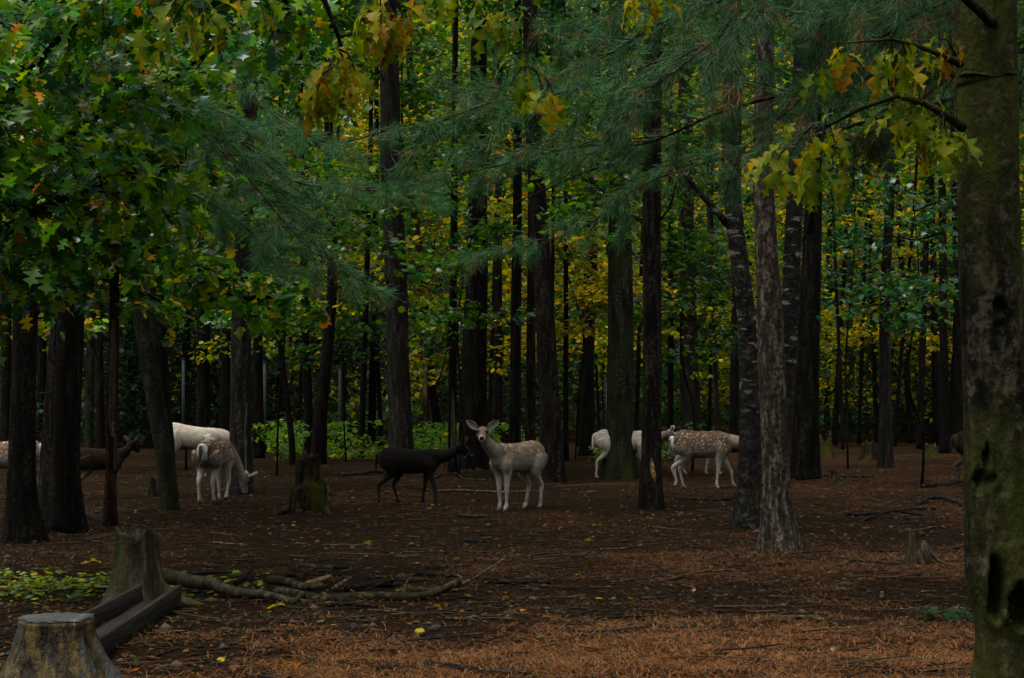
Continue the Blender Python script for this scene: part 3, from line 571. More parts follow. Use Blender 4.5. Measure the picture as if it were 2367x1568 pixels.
def near_spray(parent, g, dx, dy, d, n, mix, size=0.15, stem=(0, -90), rad=0.07, twr=0.003):
    """a leaf rosette drooping round a twig tip at (dx,dy) on a twig that comes from (dx+stem)"""
    c = at(dx, dy, d); s = at(dx + stem[0], dy + stem[1], d + R.uniform(-.15, .15)); mb = MB(); limb(mb, [s - g, (s + c) / 2 + np.array([0, 0, .03]) - g, c - g], twr * 1.7, twr, 5, .04)
    mb.build('twig', M['stick'], parent, smooth=True)
    ks = list(mix); p = np.array([mix[k] for k in ks], float); p /= p.sum()
    n = int(n * 1.35)
    for i in range(n):
        az = 6.283 * (i + R.uniform(-.3, .3)) / n; pit = R.uniform(.25, 1.5)
        D = np.array([math.cos(az), math.sin(az) * .8, -pit]); N = np.array([math.cos(az) * .55, math.sin(az) * .5 - .25, 1.0]) + R.normal(0, .25, 3)
        P = c + (s - c) * R.random() * .35 + R.normal(0, rad * .35, 3) + unit(D) * .035
        leaf_obj(parent, g, P, D, N, size * R.uniform(.55, 1.05), ks[R.choice(len(ks), p=p)])
gr = TREES['right'][1]; rr0 = TREES['right'][0]
YG = {'lime': 3, 'yellow': 1.3, 'green': 2.5, 'orange': .3}; GG = {'green': 4, 'deep': 2, 'lime': 2, 'yellow': .4}; YY = {'yellow': 3, 'lime': 3, 'orange': 1.0, 'brown': .3, 'green': .6}
for (dx, dy, n, mix, sz, st, dd) in [(1480, -18, 6, YG, .12, (30, -60), 0), (1525, -5, 5, YG, .10, (30, -70), 0), (1140, 35, 7, GG, .15, (60, -60), .1), (1170, 10, 4, YG, .13, (40, -40), .2), (1030, -22, 6, YY, .13, (90, -20), .1),
        (1215, 165, 7, GG, .13, (20, -190), 0), (1180, 195, 4, YG, .13, (45, -40), .05), (1255, 215, 5, YG, .17, (-30, -60), 0), (1285, 225, 3, {'yellow': 1, 'lime': 1}, .16, (-55, -60), .05),
        (1830, 340, 7, GG, .17, (70, -45), 0), (1790, 380, 5, YG, .16, (50, -40), 0), (1895, 395, 6, GG, .17, (10, -95), 0), (1930, 330, 5, GG, .14, (-25, -40), .1), (1860, 310, 4, YG, .13, (40, -10), -.1), (1960, 385, 4, GG, .14, (-60, -60), .1), (1910, 285, 4, YG, .13, (-5, 15), .1),
        (1940, 120, 7, YG, .14, (10, -20), -.1), (1900, 140, 4, GG, .13, (40, -40), 0), (2060, 115, 8, {'green': 3, 'lime': 1, 'orange': 2}, .15, (0, -30), -.1), (2100, 140, 5, YY, .15, (-30, -45), 0), (2170, 90, 6, YY, .11, (40, 40), .1),
        (2080, 225, 5, GG, .12, (-5, 0), 0), (2130, 255, 6, YG, .13, (0, -15), 0), (2185, 290, 7, GG, .17, (-10, -25), 0), (2190, 335, 5, YG, .15, (-15, -70), 0), (2140, 315, 5, {'lime': 2, 'orange': 1, 'brown': 1}, .13, (10, -65), .1), (2030, 180, 4, YY, .11, (40, 40), .1), (2060, 285, 4, GG, .11, (20, -60), .1)]:
    near_spray(rr0, gr, dx, dy, gr[1] - .3 + dd, n, mix, sz, st)

# left off-frame oak (its limbs fill the upper left)
def far_trunk(name, label, loc, H, r0, mat, group=None):
    g = np.array([loc[0], loc[1], float(gz(loc[0], loc[1]))]); root = empty(name, g); tag(root, label, 'tree', group)
    V, F = trunk_mesh([np.array([0, 0, -.06]), np.array([.05, 0, H * .3]), np.array([0, .1, H * .65]), np.array([.1, 0, H])], [r0, r0 * .8, r0 * .6, r0 * .15], 18, .4, .3, 5, .04, 3, .15)
    obj('trunk', make_mesh('trunk', V, F, mat, None, True), root); return root, g
def oak(name, label, loc, H, r0, limbs, n_cl, per, off, size, mix, mat, r_l=.045, tpl=TOAK, group=None, n_parts=300, hang=.6, bright=1.45):
    root, g = far_trunk(name, label, loc, H, r0, mat, group); ps = []
    for L in limbs:
        P = [at(*q) for q in L]; mb = MB(); limb(mb, [p - g for p in P], r_l, .006, 7, .1); mb.build('branch', mat, root, smooth=True); ps.append(P)
    tw = MB(); V, F, C = sprays(tw, ps, n_cl, per, off, size, tpl, mix, flat=.7, hang=hang, rad=.16); C = C * bright
    tw.build('twigs', mat, root, g)['kind'] = 'stuff'
    nv = len(tpl[0]); n = len(V) // nv; dist = (V.reshape(n, nv, 3)[:, 0]); big = np.argsort(dist[:, 1])[:n_parts] if n_parts else []
    keep = np.ones(n, bool); keep[big] = False; Vl = V.reshape(n, nv, 3) - g; Cl = C.reshape(n, nv, 3)
    Vk = Vl[keep].reshape(-1, 3); nk = keep.sum(); Fk = (tpl[1][None] + (np.arange(nk) * nv)[:, None, None]).reshape(-1, tpl[1].shape[1])
    if nk: obj('foliage', make_mesh('foliage', Vk, Fk, M['leaf'], Cl[keep].reshape(-1, 3)), root)['kind'] = 'stuff'
    for i in big:
        p0 = Vl[i][0]; lo = obj('leaf', make_mesh('leaf', Vl[i] - p0, tpl[1], M['leaf'], Cl[i]), root, p0)
    return root, g
MIXL = {'green': 5, 'deep': 2, 'blue': 2.5, 'lime': 2, 'olive': 1, 'yellow': .4, 'orange': .22}
oak('oak_tree', 'glossy green oak leaves filling the upper left corner', (-4.3, 12.4), 9, .16,
    [[(-300, 640, 12.4), (-60, 560, 12.3), (120, 470, 12.2), (300, 420, 12.4), (430, 380, 12.8)], [(-300, 480, 12.4), (0, 230, 12.2), (130, 110, 12), (260, -20, 11.8), (420, -120, 11.7)],
     [(-300, 560, 12.4), (60, 380, 12.8), (230, 270, 12.8), (400, 180, 13), (560, 60, 13.2)], [(-300, 780, 12.4), (0, 640, 13), (150, 560, 13.4), (330, 500, 13.6), (440, 520, 13.8)],
     [(-300, 300, 12.4), (100, 40, 12.6), (330, -40, 12.2), (560, -60, 12), (680, 20, 11.8)], [(-300, 420, 12.4), (-40, 300, 13.5), (200, 180, 13.8), (380, 60, 14)]],
    640, 8, .46, .122, MIXL, M['dark_bark'], n_parts=260)
oak('maple_tree', 'green and gold leaved branch hanging low above the cream deer', (-4.6, 19.5), 8, .12,
    [[(-80, 560, 19.5), (120, 600, 20), (300, 600, 20.5), (450, 620, 21), (560, 690, 21.5), (640, 720, 21.8)], [(-80, 620, 19.5), (200, 640, 20), (330, 680, 20.3), (420, 710, 20.6)], [(-80, 480, 19.5), (150, 480, 20), (350, 560, 20.5), (480, 640, 21)],
     [(-80, 420, 19.5), (250, 400, 21), (450, 470, 22), (600, 560, 23)], [(560, 690, 21.5), (680, 690, 22), (740, 720, 22)]],
    270, 7, .42, .12, {'green': 4, 'deep': 2, 'lime': 2, 'yellow': .8, 'orange': .2, 'blue': 1}, M['dark_bark'], tpl=MAPLE, n_parts=200, r_l=.03)
oak('oak_tree', 'near oak branch of yellowing leaves hanging into the top centre', (-3.4, 6.6), 6, .14,
    [[(-1200, -500, 6.6), (200, -260, 7.6), (640, -150, 8.0), (860, -60, 8.0)], [(640, -150, 8.0), (740, -20, 8.0), (790, 110, 8.0)]], 6, 3, .15, .12, YY, M['dark_bark'], n_parts=18, r_l=.02)
ob = [o for o in COL.objects if o.get('label', '').startswith('near oak branch')][0]; gob = np.array(ob.location)
for (dx, dy, n, mix, sz, st, dd) in [(880, 15, 8, YY, .17, (-10, -60), 0), (905, 50, 6, YY, .16, (-20, -60), 0), (850, 40, 5, YG, .16, (20, -60), .05), (925, 20, 5, YY, .14, (-40, -60), .05), (880, 75, 4, {'orange': 3, 'brown': 1}, .10, (0, -50), -.05),
        (780, 150, 7, YY, .17, (5, -60), 0), (750, 185, 6, YG, .17, (35, -60), 0), (800, 180, 6, YG, .15, (-15, -60), .05), (820, 165, 4, YY, .13, (-35, -50), 0), (730, 215, 4, YY, .12, (40, -60), .02),
        (420, 20, 7, GG, .17, (60, -120), 0), (340, 60, 6, GG, .17, (120, -160), .2), (470, 40, 5, YG, .16, (20, -140), .1), (600, 10, 5, GG, .13, (40, -150), .4)]:
    near_spray(ob, gob, dx, dy, 8.0 + dd, n, mix, sz, st)

# ------------------------------------------------------------------ pine boughs
def bough(mbw, nv, P, r0, n_side, side_len, tuft_gap=.045, needle=.11, seed_mix=None, droop=.25, per=21, full=0.2, tone=1.0):
    """a white pine bough: leader P (world points), side shoots both ways, needle tufts along every shoot"""
    A = catmull(P, .06); n = len(A); limb(mbw, P, r0, .004, 6, .1); T_, N_, B_ = frames(A); shoots = []
    for i in range(n_side):
        u = full + (1 - full) * (i + R.random()) / n_side; k = min(n - 2, int(u * n)); sgn = 1 if i % 2 else -1
        side = unit(np.cross(T_[k], [0, 0, 1])); L = side_len * (1.1 - .55 * u) * R.uniform(.55, 1.2)
        d0 = unit(T_[k] * R.uniform(.4, .9) + side * sgn * R.uniform(.5, 1) + np.array([0, 0, R.uniform(-.15, .35)]))
        p0 = A[k]; p1 = p0 + d0 * L * .55; p2 = p0 + d0 * L + np.array([0, 0, -droop * L * R.uniform(.2, 1)])
        limb(mbw, [p0, p1, p2], .005, .002, 4, .1); shoots.append(np.array([p0, p1, p2]))
        for q in range(3 + int(L * 4)):
            f = R.uniform(.25, .95); b0 = p0 + (p2 - p0) * f; d1 = unit(d0 + R.normal(0, .55, 3)); l1 = L * .38 * R.uniform(.4, 1)
            b1 = b0 + d1 * l1 * .6; b2 = b0 + d1 * l1 + np.array([0, 0, -droop * l1 * R.random()]); shoots.append(np.array([b0, b1, b2])); limb(mbw, [b0, b2], .003, .0015, 3, .2)
    shoots.append(A[int(n * .7)::max(1, n // 12)][:3] if n > 40 else A[-3:])
    Pn, Dn = [], []
    for s in shoots:
        C = catmull(s, tuft_gap); t0 = int(len(C) * .3); Tt = np.gradient(C, axis=0)
        for k in range(t0, len(C)):
            Pn.append(C[k]); Dn.append(Tt[k])
    Pn = np.array(Pn); Dn = unit(np.array(Dn)); m = len(Pn); idx = np.repeat(np.arange(m), per)
    D = unit(Dn[idx] * R.uniform(.5, 1.1, (m * per, 1)) + unit(R.normal(0, 1, (m * per, 3))) * .75 + np.array([0, 0, -.12]))
    L = needle * R.uniform(.7, 1.15, m * per); B0 = Pn[idx] + R.normal(0, .008, (m * per, 3))
    Y = unit(np.cross(D, unit(R.normal(0, 1, (m * per, 3))))) * .0013
    mid = B0 + D * L[:, None] * .6 + np.array([0, 0, -.004]); tip = B0 + D * L[:, None] + np.array([0, 0, -.012])
    V = np.stack([B0 - Y * .6, B0 + Y * .6, mid + Y, mid - Y, tip], 1).reshape(-1, 3); b = np.arange(m * per) * 5
    base = np.array([.026, .090, .036]); al = np.array([.050, .125, .036]); br = np.array([.13, .07, .02])
    sh = R.random((m, 1)); cc = base * (1 - sh) + al * sh; dead = R.random(m) < (0.05 if seed_mix is None else seed_mix); cc = cc * tone; cc[dead] = br
    c = np.repeat(cc[idx] * np.exp(R.normal(0, .25, (m * per, 1))), 5, 0)
    nv.add(V, [np.stack([b, b + 1, b + 2, b + 3], 1), np.stack([b + 3, b + 2, b + 4], 1)], c)
def pine(label, loc, H, r0, boughs, **kw):
    root, g = far_trunk('pine_tree', label, loc, H, r0, M['pine_bark'])
    for (L, ns, sl, k2) in boughs:
        w, nv = MB(), MB(); bough(w, nv, [at(*q) for q in L], .022, ns, sl, **{**kw, **k2}); bo = w.build('bough', M['stick'], root, g, smooth=True); no = nv.build('needles', M['needle'], bo, g); no['kind'] = 'stuff'
    return root
pine('blue green pine boughs hanging across the left centre', (-5.2, 14.5), 10, .16, tone=1.2, boughs=
     [([(-400, 100, 14.5), (200, 180, 14.2), (420, 270, 13.8), (560, 400, 13.4), (700, 560, 13.0), (830, 650, 12.8)], 30, .75, {}),
      ([(-400, 60, 14.5), (300, 200, 14.6), (520, 300, 14.4), (680, 420, 14.2), (860, 440, 14.0), (960, 460, 14.0)], 30, .8, {}),
      ([(-400, 200, 14.5), (250, 360, 14.8), (430, 440, 14.6), (560, 520, 14.4), (640, 590, 14.3)], 26, .7, {}),
      ([(-300, 420, 14.5), (60, 560, 14.2), (150, 600, 14.0), (190, 620, 14)], 8, .35, {}),
      ([(-400, 0, 14.5), (400, 120, 15.4), (620, 260, 15.4), (760, 330, 15.2), (900, 300, 15.2)], 22, .8, {})])
pine('long pine boughs slanting down from the upper right across the centre', (4.6, 12.5), 10, .17, tone=.95, boughs=
     [([(2700, -60, 12.5), (1900, 20, 12.2), (1560, 130, 12), (1330, 210, 12), (1130, 240, 12), (980, 300, 12)], 36, .85, {}),
      ([(2700, -160, 12.5), (1850, -40, 13), (1560, 40, 13.2), (1400, 130, 13.4), (1250, 190, 13.5), (1120, 200, 13.6)], 30, .85, {}),
      ([(2700, 60, 12.5), (1800, 220, 13.4), (1500, 330, 14), (1330, 340, 14.4), (1160, 380, 14.8), (960, 430, 15)], 34, .8, {}),
      ([(2700, 100, 12.5), (1700, 360, 15.5), (1480, 430, 16), (1360, 520, 16.4), (1230, 570, 16.8), (1090, 600, 17)], 22, .8, {}),
      ([(2700, -200, 12.5), (1900, -60, 11.5), (1700, 60, 11.2), (1540, 180, 11), (1420, 260, 11)], 20, .7, {'droop': .8, 'seed_mix': .16, 'tone': .62}),
      ([(2700, -140, 12.5), (2200, 0, 12), (1980, 130, 12), (1850, 230, 12), (1740, 330, 12)], 14, .7, {'droop': .7, 'seed_mix': .16, 'tone': .6}),
      ([(2700, 0, 12.5), (2300, 120, 13), (2100, 250, 13.2), (1960, 340, 13.4)], 20, .7, {'droop': .6, 'seed_mix': .14, 'tone': .6}),
      ([(2700, -300, 12.5), (2100, -120, 13), (1750, -40, 13.5), (1480, 10, 14), (1280, 80, 14.5)], 26, .8, {}),
      ([(2700, -300, 12.5), (2300, -60, 13), (2100, 30, 13), (1950, 90, 13)], 18, .8, {'droop': .6, 'seed_mix': .14, 'tone': .6})])

# ------------------------------------------------------------------ understorey trees and far foliage
def understorey(label, dx, d, H, mix, n, size, rad=2.4, z0=2.3, tpl=MAPLE, r0=.022, group='young broadleaf trees under the pines', lx=0):
    x = (dx - CX) / FPX * d; g = np.array([x, d, float(gz(x, d))]); root = empty('maple_tree', g); tag(root, label, 'tree', group); lx = lx or R.normal(0, .09) * H; q1, q2, q3 = R.normal(0, 1, 3) * np.array([.008, .025, .035]) * H
    if 'just behind' in label or 'hidden by' in label: lx = q1 = q2 = q3 = 0.02
    pts = [np.array([0, 0, -.05]), np.array([q1, 0, H * .15]), np.array([lx * .2 + q2, 0, H * .33]), np.array([lx * .6 + q3, 0, H * .62]), np.array([lx, 0, H])]
    V, F = trunk_mesh(pts, [r0, r0 * .9, r0 * .8, r0 * .55, r0 * .15], 8, .3, .25, 4, .03, 5, .3); obj('trunk', make_mesh('trunk', V, F, M['dark_bark'], None, True), root)
    B = catmull(np.array(pts), .2); paths = []; mb = MB()
    for i in range(int(6 + H * 1.6)):
        z = z0 + (H - z0) * (i + R.random()) / (7 + H * 1.6); s = B[np.argmin(np.abs(B[:, 2] - z))]; az = R.uniform(0, 6.283); L = rad * R.uniform(.5, 1.1) * (1.1 - .5 * (z / H))
        e = s + np.array([math.cos(az) * L, math.sin(az) * L, L * R.uniform(-.15, .3)]); p = [s, (s + e) / 2 + np.array([0, 0, .12 * L]), e]; paths.append(p); mb = MB(); limb(mb, p, .014, .004, 4, .3); mb.build('branch', M['dark_bark'], root)
    per = 10; V, F, C = sprays(None, paths, n // per, per, .42, size, tpl, mix, flat=.3, rad=.45, hang=.35)
    obj('crown', make_mesh('crown', V, F, M['leaf'] if d < 40 else M['far_leaf'], C), root)
G1 = {'green': 4, 'deep': 2, 'lime': 1.5, 'blue': 1}; Y1 = {'lime': 3, 'yellow': 2, 'olive': 2, 'green': 1.5, 'gold': 1}; Y2 = {'yellow': 3, 'gold': 2, 'lime': 2.5, 'olive': 1, 'orange': .1}; D1 = {'deep': 3, 'blue': 3, 'green': 1}
for a in [('green maple filling the gap above the tall brown pine', 640, 34, 8.5, G1, 2600, .13, 2.2), ('yellowing maple behind the thin stripped trunk', 1000, 46, 9.5, Y1, 3200, .13, 2.6),
          ('golden maple behind the pine at the rump of the doe', 1330, 44, 9, Y2, 4200, .13, 2.4), ('bright yellow green maple behind the wide mossy trunk', 1400, 54, 11, Y1, 3200, .14, 3.0),
          ('fresh green maple between the gashed trunk and the pale beech', 1600, 36, 7.0, G1, 2600, .125, 1.9), ('dark green maple low in the right middle distance', 2130, 30, 5.2, D1, 1000, .12, 1.7),
          ('dark maple spreading flat sprays over the right clearing', 1960, 38, 7, D1, 900, .12, 2.0, 3.4), ('yellow maple far behind the slim grey trunk', 2060, 58, 11, Y2, 2800, .14, 3.0),
          ('olive maple behind the left pine trunks', 250, 44, 9, {'olive': 3, 'lime': 2, 'green': 2, 'yellow': .6}, 2600, .13, 2.6, 4.2), ('green maple behind the leaning mossy trunk', 430, 38, 8.5, G1, 2400, .13, 2.2, 3.9),
          ('golden olive maple behind the fence posts', 720, 50, 10, Y1, 3000, .13, 2.8), ('dark green young maple between the fence posts', 800, 42, 6, G1, 1800, .12, 1.8),
          ('yellow leaved maple at the far left edge', 40, 36, 8, Y1, 2000, .13, 2.2), ('green gold maple high behind the gashed trunk', 1500, 60, 13, Y1, 3200, .15, 3.2),
          ('green maple top centre behind the pine boughs', 1060, 34, 9.0, G1, 2200, .13, 2.0), ('gold maple far right behind the dark trunks', 2200, 62, 12, Y2, 2400, .15, 3.0), ('green maple between beech and dark pine far back', 1760, 56, 12, Y1, 2600, .14, 2.8)]:
    understorey(*a)
for a in [('green maple with its stem just behind the grey brown pine', 559, 28.6, 8.2, G1, 2600, .12, 2.5, 3.0, MAPLE, .04), ('maple with its stem hidden by the tall brown pine', 926, 40.5, 10, G1, 2800, .13, 2.6, 5.0, MAPLE, .05),
          ('blue green maple with its stem just behind the pine at the doe', 1274, 33.2, 9.2, D1, 2600, .125, 2.6, 4.6, MAPLE, .04), ('green maple with its stem just behind the gashed trunk', 1504, 24.6, 8, G1, 2400, .12, 2.4, 3.6, MAPLE, .04), ('dark maple with its stem just behind the broad dark right pine', 1864, 33, 9, D1, 1700, .125, 2.6, 4.9, MAPLE, .04), ('green maple with its stem just behind the furrowed left pine', 142, 20.8, 7.5, G1, 2600, .12, 2.4, 2.9, MAPLE, .04)]:
    understorey(*a)
# far wall of foliage
def mass(name, label, n, xr, yr, zr, size, mixes, seed, cell=(3.2, 3.0), dens=.42, mat='far_leaf', sv=.25):
    y = R.uniform(yr[0], yr[1], n * 2); x = R.uniform(xr[0], xr[1], n * 2) * y / yr[1]; z = zr[0] + (zr[1] - zr[0]) * R.random(n * 2)**1.1
    q = fbm(x / cell[0] + seed, z / cell[1] + y * .13, seed, 3); k = np.where(q > dens)[0][:n]; x, y, z = x[k], y[k], z[k]; n = len(k)
    z = z + gz(x, y)
    az = R.uniform(0, 6.283, n); D = np.stack([np.cos(az), np.sin(az), R.normal(-.35, .3, n)], 1); N = np.stack([R.normal(0, .5, n), R.normal(-.2, .5, n), np.ones(n)], 1)
    sel = fbm(x / 5.5 + 3.3, z / 4.5, seed + 9, 3) + R.normal(0, .05, n); c = np.zeros((n, 3)); lo = 0
    for i, (thr, mx) in enumerate(mixes):
        mk = (sel >= lo) & (sel < thr); c[mk] = pick(mx, mk.sum()); lo = thr
    V, F, C = scatter(RHOMB, np.stack([x, y, z], 1), D, N, size * np.exp(R.normal(0, sv, n)), c)
    o = obj(name, make_mesh(name, V, F, M[mat], C)); tag(o, label, 'foliage', kind='stuff'); return o
mass('far_foliage', 'mass of far yellow green foliage behind all the trunks', 80000, (-34, 34), (76, 96), (1.5, 26), .27, [(.44, D1), (.49, G1), (.55, Y1), (2, Y2)], 71, cell=(4.5, 4.5), dens=.44, sv=.45)  # brightest clumps take gold and lime colour in place of backlight
mass('painted_backlit_foliage', 'clumps of leaves coloured gold as if backlit, behind the middle trunks', 34000, (-14, 20), (64, 76), (1.0, 17), .18, [(.45, Y1), (2, Y2)], 29, cell=(1.8, 2.2), dens=.54, sv=.4)  # backlight is put into the leaf colour as bright gold
mass('undergrowth', 'low green bushes along the far edge of the clearing', 6000, (-7, 5), (43, 50), (0, .85), .10, [(.48, {'hem2': 2, 'deep': 2}), (.6, G1), (2, {'lime': 1, 'green': 3, 'yellow': .3})], 55, cell=(1.4, .8), dens=.52, sv=.4)
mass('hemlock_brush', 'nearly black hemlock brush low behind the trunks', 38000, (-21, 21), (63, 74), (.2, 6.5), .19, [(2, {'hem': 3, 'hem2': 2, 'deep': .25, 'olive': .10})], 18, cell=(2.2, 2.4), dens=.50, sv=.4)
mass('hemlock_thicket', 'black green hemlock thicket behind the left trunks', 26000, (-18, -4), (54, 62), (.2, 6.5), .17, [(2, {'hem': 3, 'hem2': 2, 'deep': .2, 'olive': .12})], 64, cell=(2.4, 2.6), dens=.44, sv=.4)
mass('brush', 'dark tangled brush between the back trunks', 26000, (-21, 21), (62, 76), (.8, 12), .17, [(.5, {'hem': 2, 'deep': 1}), (.58, G1), (2, Y1)], 81, cell=(2.4, 2.2), dens=.50)
# added dark slope: blocks sky between the leaves, stands for the dim wood interior
hx = np.linspace(-160, 160, 90); hy = np.linspace(112, 300, 40); HX, HY_ = np.meshgrid(hx, hy); HZ = -1 + 41 * sstep(112, 160, HY_) + 5 * (fbm(HX * .12, HY_ * .12, 12, 3) - .5) * sstep(112, 140, HY_); ii = np.arange(39)[:, None] * 90; jj = np.arange(89)[None, :]
hm_, t, b = nodes_mat('dark_backing'); nn_ = noise(t, coords(t, (1, 1, 1), False), .8, 8, .7); t.links.new(ramp(t, nn_, [(.35, (.004, .006, .002)), (.55, (.018, .030, .006)), (.7, (.07, .06, .008))]), b.inputs['Base Color']); b.inputs['Roughness'].default_value = 1; b.inputs['Specular IOR Level'].default_value = 0
tag(obj('backing_slope', make_mesh('backing_slope', np.stack([HX, HY_, HZ], -1).reshape(-1, 3), np.stack([ii + jj, ii + jj + 1, ii + 91 + jj, ii + 90 + jj], -1).reshape(-1, 4), hm_, None, True)), 'added dark slope backing the far foliage against the sky', 'backing_slope', kind='structure')
# the wood goes on all round the clearing
n = 60000; az = R.uniform(0, 6.283, n); fr = sstep(.1, .5, np.sin(az)); r_ = 30 + 8 * R.random(n) + fr * (70 + 30 * R.random(n)); x, y = np.cos(az) * r_, np.sin(az) * r_
hz = 17 + fr * 22; z = hz * R.random(n); sz = .55 + .55 * fr; a2 = R.uniform(0, 6.283, n)
D = np.stack([np.cos(a2), np.sin(a2), R.normal(-.4, .4, n)], 1); N = np.stack([-np.cos(az) + R.normal(0, .5, n), -np.sin(az) + R.normal(0, .5, n), .6 + R.normal(0, .4, n)], 1)
V, F, C = scatter(RHOMB, np.stack([x, y, z], 1), D, N, sz * np.clip(R.normal(1, .25, n), .5, 1.7) * 1.6, pick({'deep': 4, 'blue': 3, 'green': 2, 'lime': .5}, n))
tag(obj('surrounding_woods', make_mesh('surrounding_woods', V, F, M['far_leaf'], C)), 'dark woods closing the view beyond the foliage', 'woods', kind='stuff')


# ------------------------------------------------------------------ deer
def rotz(a): c, s = math.cos(a), math.sin(a); return np.array([[c, -s, 0], [s, c, 0], [0, 0, 1.0]])
LEGS = {  # hip/shoulder chains: (x, y, z, radius); side sign multiplies y
    'hind': [(-.30, .070, .69, .125), (-.26, .092, .60, .118), (-.215, .095, .50, .080), (-.27, .085, .405, .048), (-.355, .078, .315, .031), (-.350, .076, .24, .0235), (-.335, .076, .12, .0205), (-.330, .076, .075, .0255), (-.300, .076, .03, .025)],
    'fore': [(.25, .055, .69, .085), (.30, .080, .58, .090), (.275, .082, .48, .054), (.27, .078, .40, .038), (.275, .075, .27, .029), (.272, .074, .24, .0245), (.270, .074, .12, .0205), (.272, .074, .075, .0255), (.300, .074, .03, .025)]}
def chain(kind, sgn, pose):
    """bend a leg: pose = (swing of the whole limb forward (m at the foot), lift, knee bend)"""
    L = np.array(LEGS[kind], float); L[:, 1] *= sgn; sw, lift, bend = pose; z0 = L[0, 2]; u = np.clip((z0 - L[:, 2]) / z0, 0, 1)
    L[:, 0] += sw * u**1.1; kz = .31 if kind == 'hind' else .27; b = np.exp(-((L[:, 2] - kz) / .12)**2)
    L[:, 0] += bend * b; L[:, 2] += lift * np.clip((z0 - L[:, 2]) / z0, 0, 1)**1.5
    if lift > 0.04: L[-1, 0] -= .05; L[-1, 2] -= .012
    return L
def head_chain(poll, fwd):
    fwd = unit(np.array(fwd, float)); return poll, fwd
SPOT = np.random.default_rng(3)
def deer(label, dx, dy, heading, scale, coat, neck, poll, fwd, legs, tail_dir=(-.1, 0, -1), spots=True, width=1.0, fwd_world=False, group=None, pitch=0.0):
    """coat: dict back, side, belly, leg, head, spot; neck: extra neck points (x,y,z,r); poll: skull point; fwd: muzzle direction"""
    Rz = rotz(heading); g = on_ground(dx, dy); g[2] = float(gz(g[0], g[1])) - .012
    if fwd_world: fwd = Rz.T @ np.array(fwd, float)
    fwd = unit(np.array(fwd, float)); poll = np.array(poll, float)
    side = unit(np.cross([0, 0, 1.0], fwd)); up = np.cross(fwd, side)
    bm = MB()
    tor = [(-.455, .705, .04, .035), (-.435, .705, .095, .075), (-.38, .70, .148, .115), (-.28, .683, .178, .142), (-.12, .660, .180, .142), (.05, .650, .178, .140), (.20, .655, .172, .128), (.31, .668, .158, .106), (.40, .685, .118, .085), (.455, .70, .05, .04)]
    A = catmull(np.array([(x, 0, z, hh, hw * width) for x, z, hh, hw in tor]), .03); V, F = tube(A[:, :3], np.stack([A[:, 4], A[:, 3]], 1), 24); bm.add(V, F)
    nk = np.array([(.28, 0, .70, .13)] + [(.385, 0, .725, .105)] + list(neck) + [(*(poll - fwd * .015 - up * .02), .058)]); A = catmull(nk, .03)
    V, F = tube(A[:, :3], np.stack([A[:, 3] * .88, A[:, 3] * 1.06], 1), 18); bm.add(V, F)
    hd = [(-.055, .012, .042, .042), (-.025, .006, .066, .070), (.03, .0, .076, .076), (.075, -.008, .072, .068), (.12, -.018, .054, .057), (.165, -.030, .042, .046), (.20, -.038, .037, .039), (.225, -.042, .024, .026)]
    A = catmull(np.array([(*(poll + fwd * s + up * o), a_, b_) for s, o, a_, b_ in hd]), .015)
    hp = A[:, :3]; T_, N_, B_ = frames(hp); th = np.linspace(0, 6.2832, 16, endpoint=False)
    HV = np.concatenate([hp[i] + np.outer(np.cos(th), side) * A[i, 3] + np.outer(np.sin(th), up) * A[i, 4] for i in range(len(A))] + [hp[:1], hp[-1:]])
    n = len(A); i = np.arange(n - 1)[:, None] * 16; j = np.arange(16)[None, :]; k = (j + 1) % 16; a_ = n * 16; jj = np.arange(16); kk = (jj + 1) % 16
    bm.add(HV, [np.stack([i + j, i + k, i + 16 + k, i + 16 + j], -1).reshape(-1, 4), np.stack([np.full(16, a_), kk, jj], 1), np.stack([np.full(16, a_ + 1), (n - 1) * 16 + jj, (n - 1) * 16 + kk], 1)])
    feet = []
    for (kind, sgn), pose in legs.items():
        L = chain(kind, sgn, pose); A = catmull(L, .03); V, F = tube(A[:, :3], A[:, 3], 12); bm.add(V, F); feet.append((L[-1, :3], L[-2, :3]))
    me0 = make_mesh('tmp', np.concatenate(bm.V), [np.concatenate(v) for v in bm.F.values()], None)
    o = bpy.data.objects.new('tmp', me0); COL.objects.link(o)
    md = o.modifiers.new('r', 'REMESH'); md.mode = 'VOXEL'; md.voxel_size = .0105; md.use_smooth_shade = True
    sm = o.modifiers.new('s', 'SMOOTH'); sm.factor = .5; sm.iterations = 8
    dg = bpy.context.evaluated_depsgraph_get(); dg.update(); ev = o.evaluated_get(dg); me = bpy.data.meshes.new_from_object(ev); bpy.data.objects.remove(o)
    nv = len(me.vertices); co = np.zeros(nv * 3, np.float32); me.vertices.foreach_get('co', co); co = co.reshape(-1, 3).astype(float)
    c = coat; x, y, z = co.T; B = lambda k: np.array(c[k])[None]
    nzs = fbm(x * 9, z * 9 + y * 5, 91, 3)[:, None]; mot = fbm(x * 22 + 5, z * 30 + y * 12, 47, 3)[:, None]
    zj = z + (nzs[:, 0] - .5) * .12; t1 = sstep(.56, .74, zj)[:, None]; t2 = sstep(.45, .60, zj)[:, None]; t3 = sstep(.40, .54, zj)[:, None]
    col = B('side') * (1 - t1) + B('back') * t1; col = B('belly') * (1 - t2) + col * t2; col = B('leg') * (1 - t3) + col * t3
    haunch = (sstep(-.08, -.26, x) * sstep(.34, .52, z))[:, None]; col = col * (1 - haunch * .6) + (B('side') * (1 - t1) + B('back') * t1) * haunch * .6
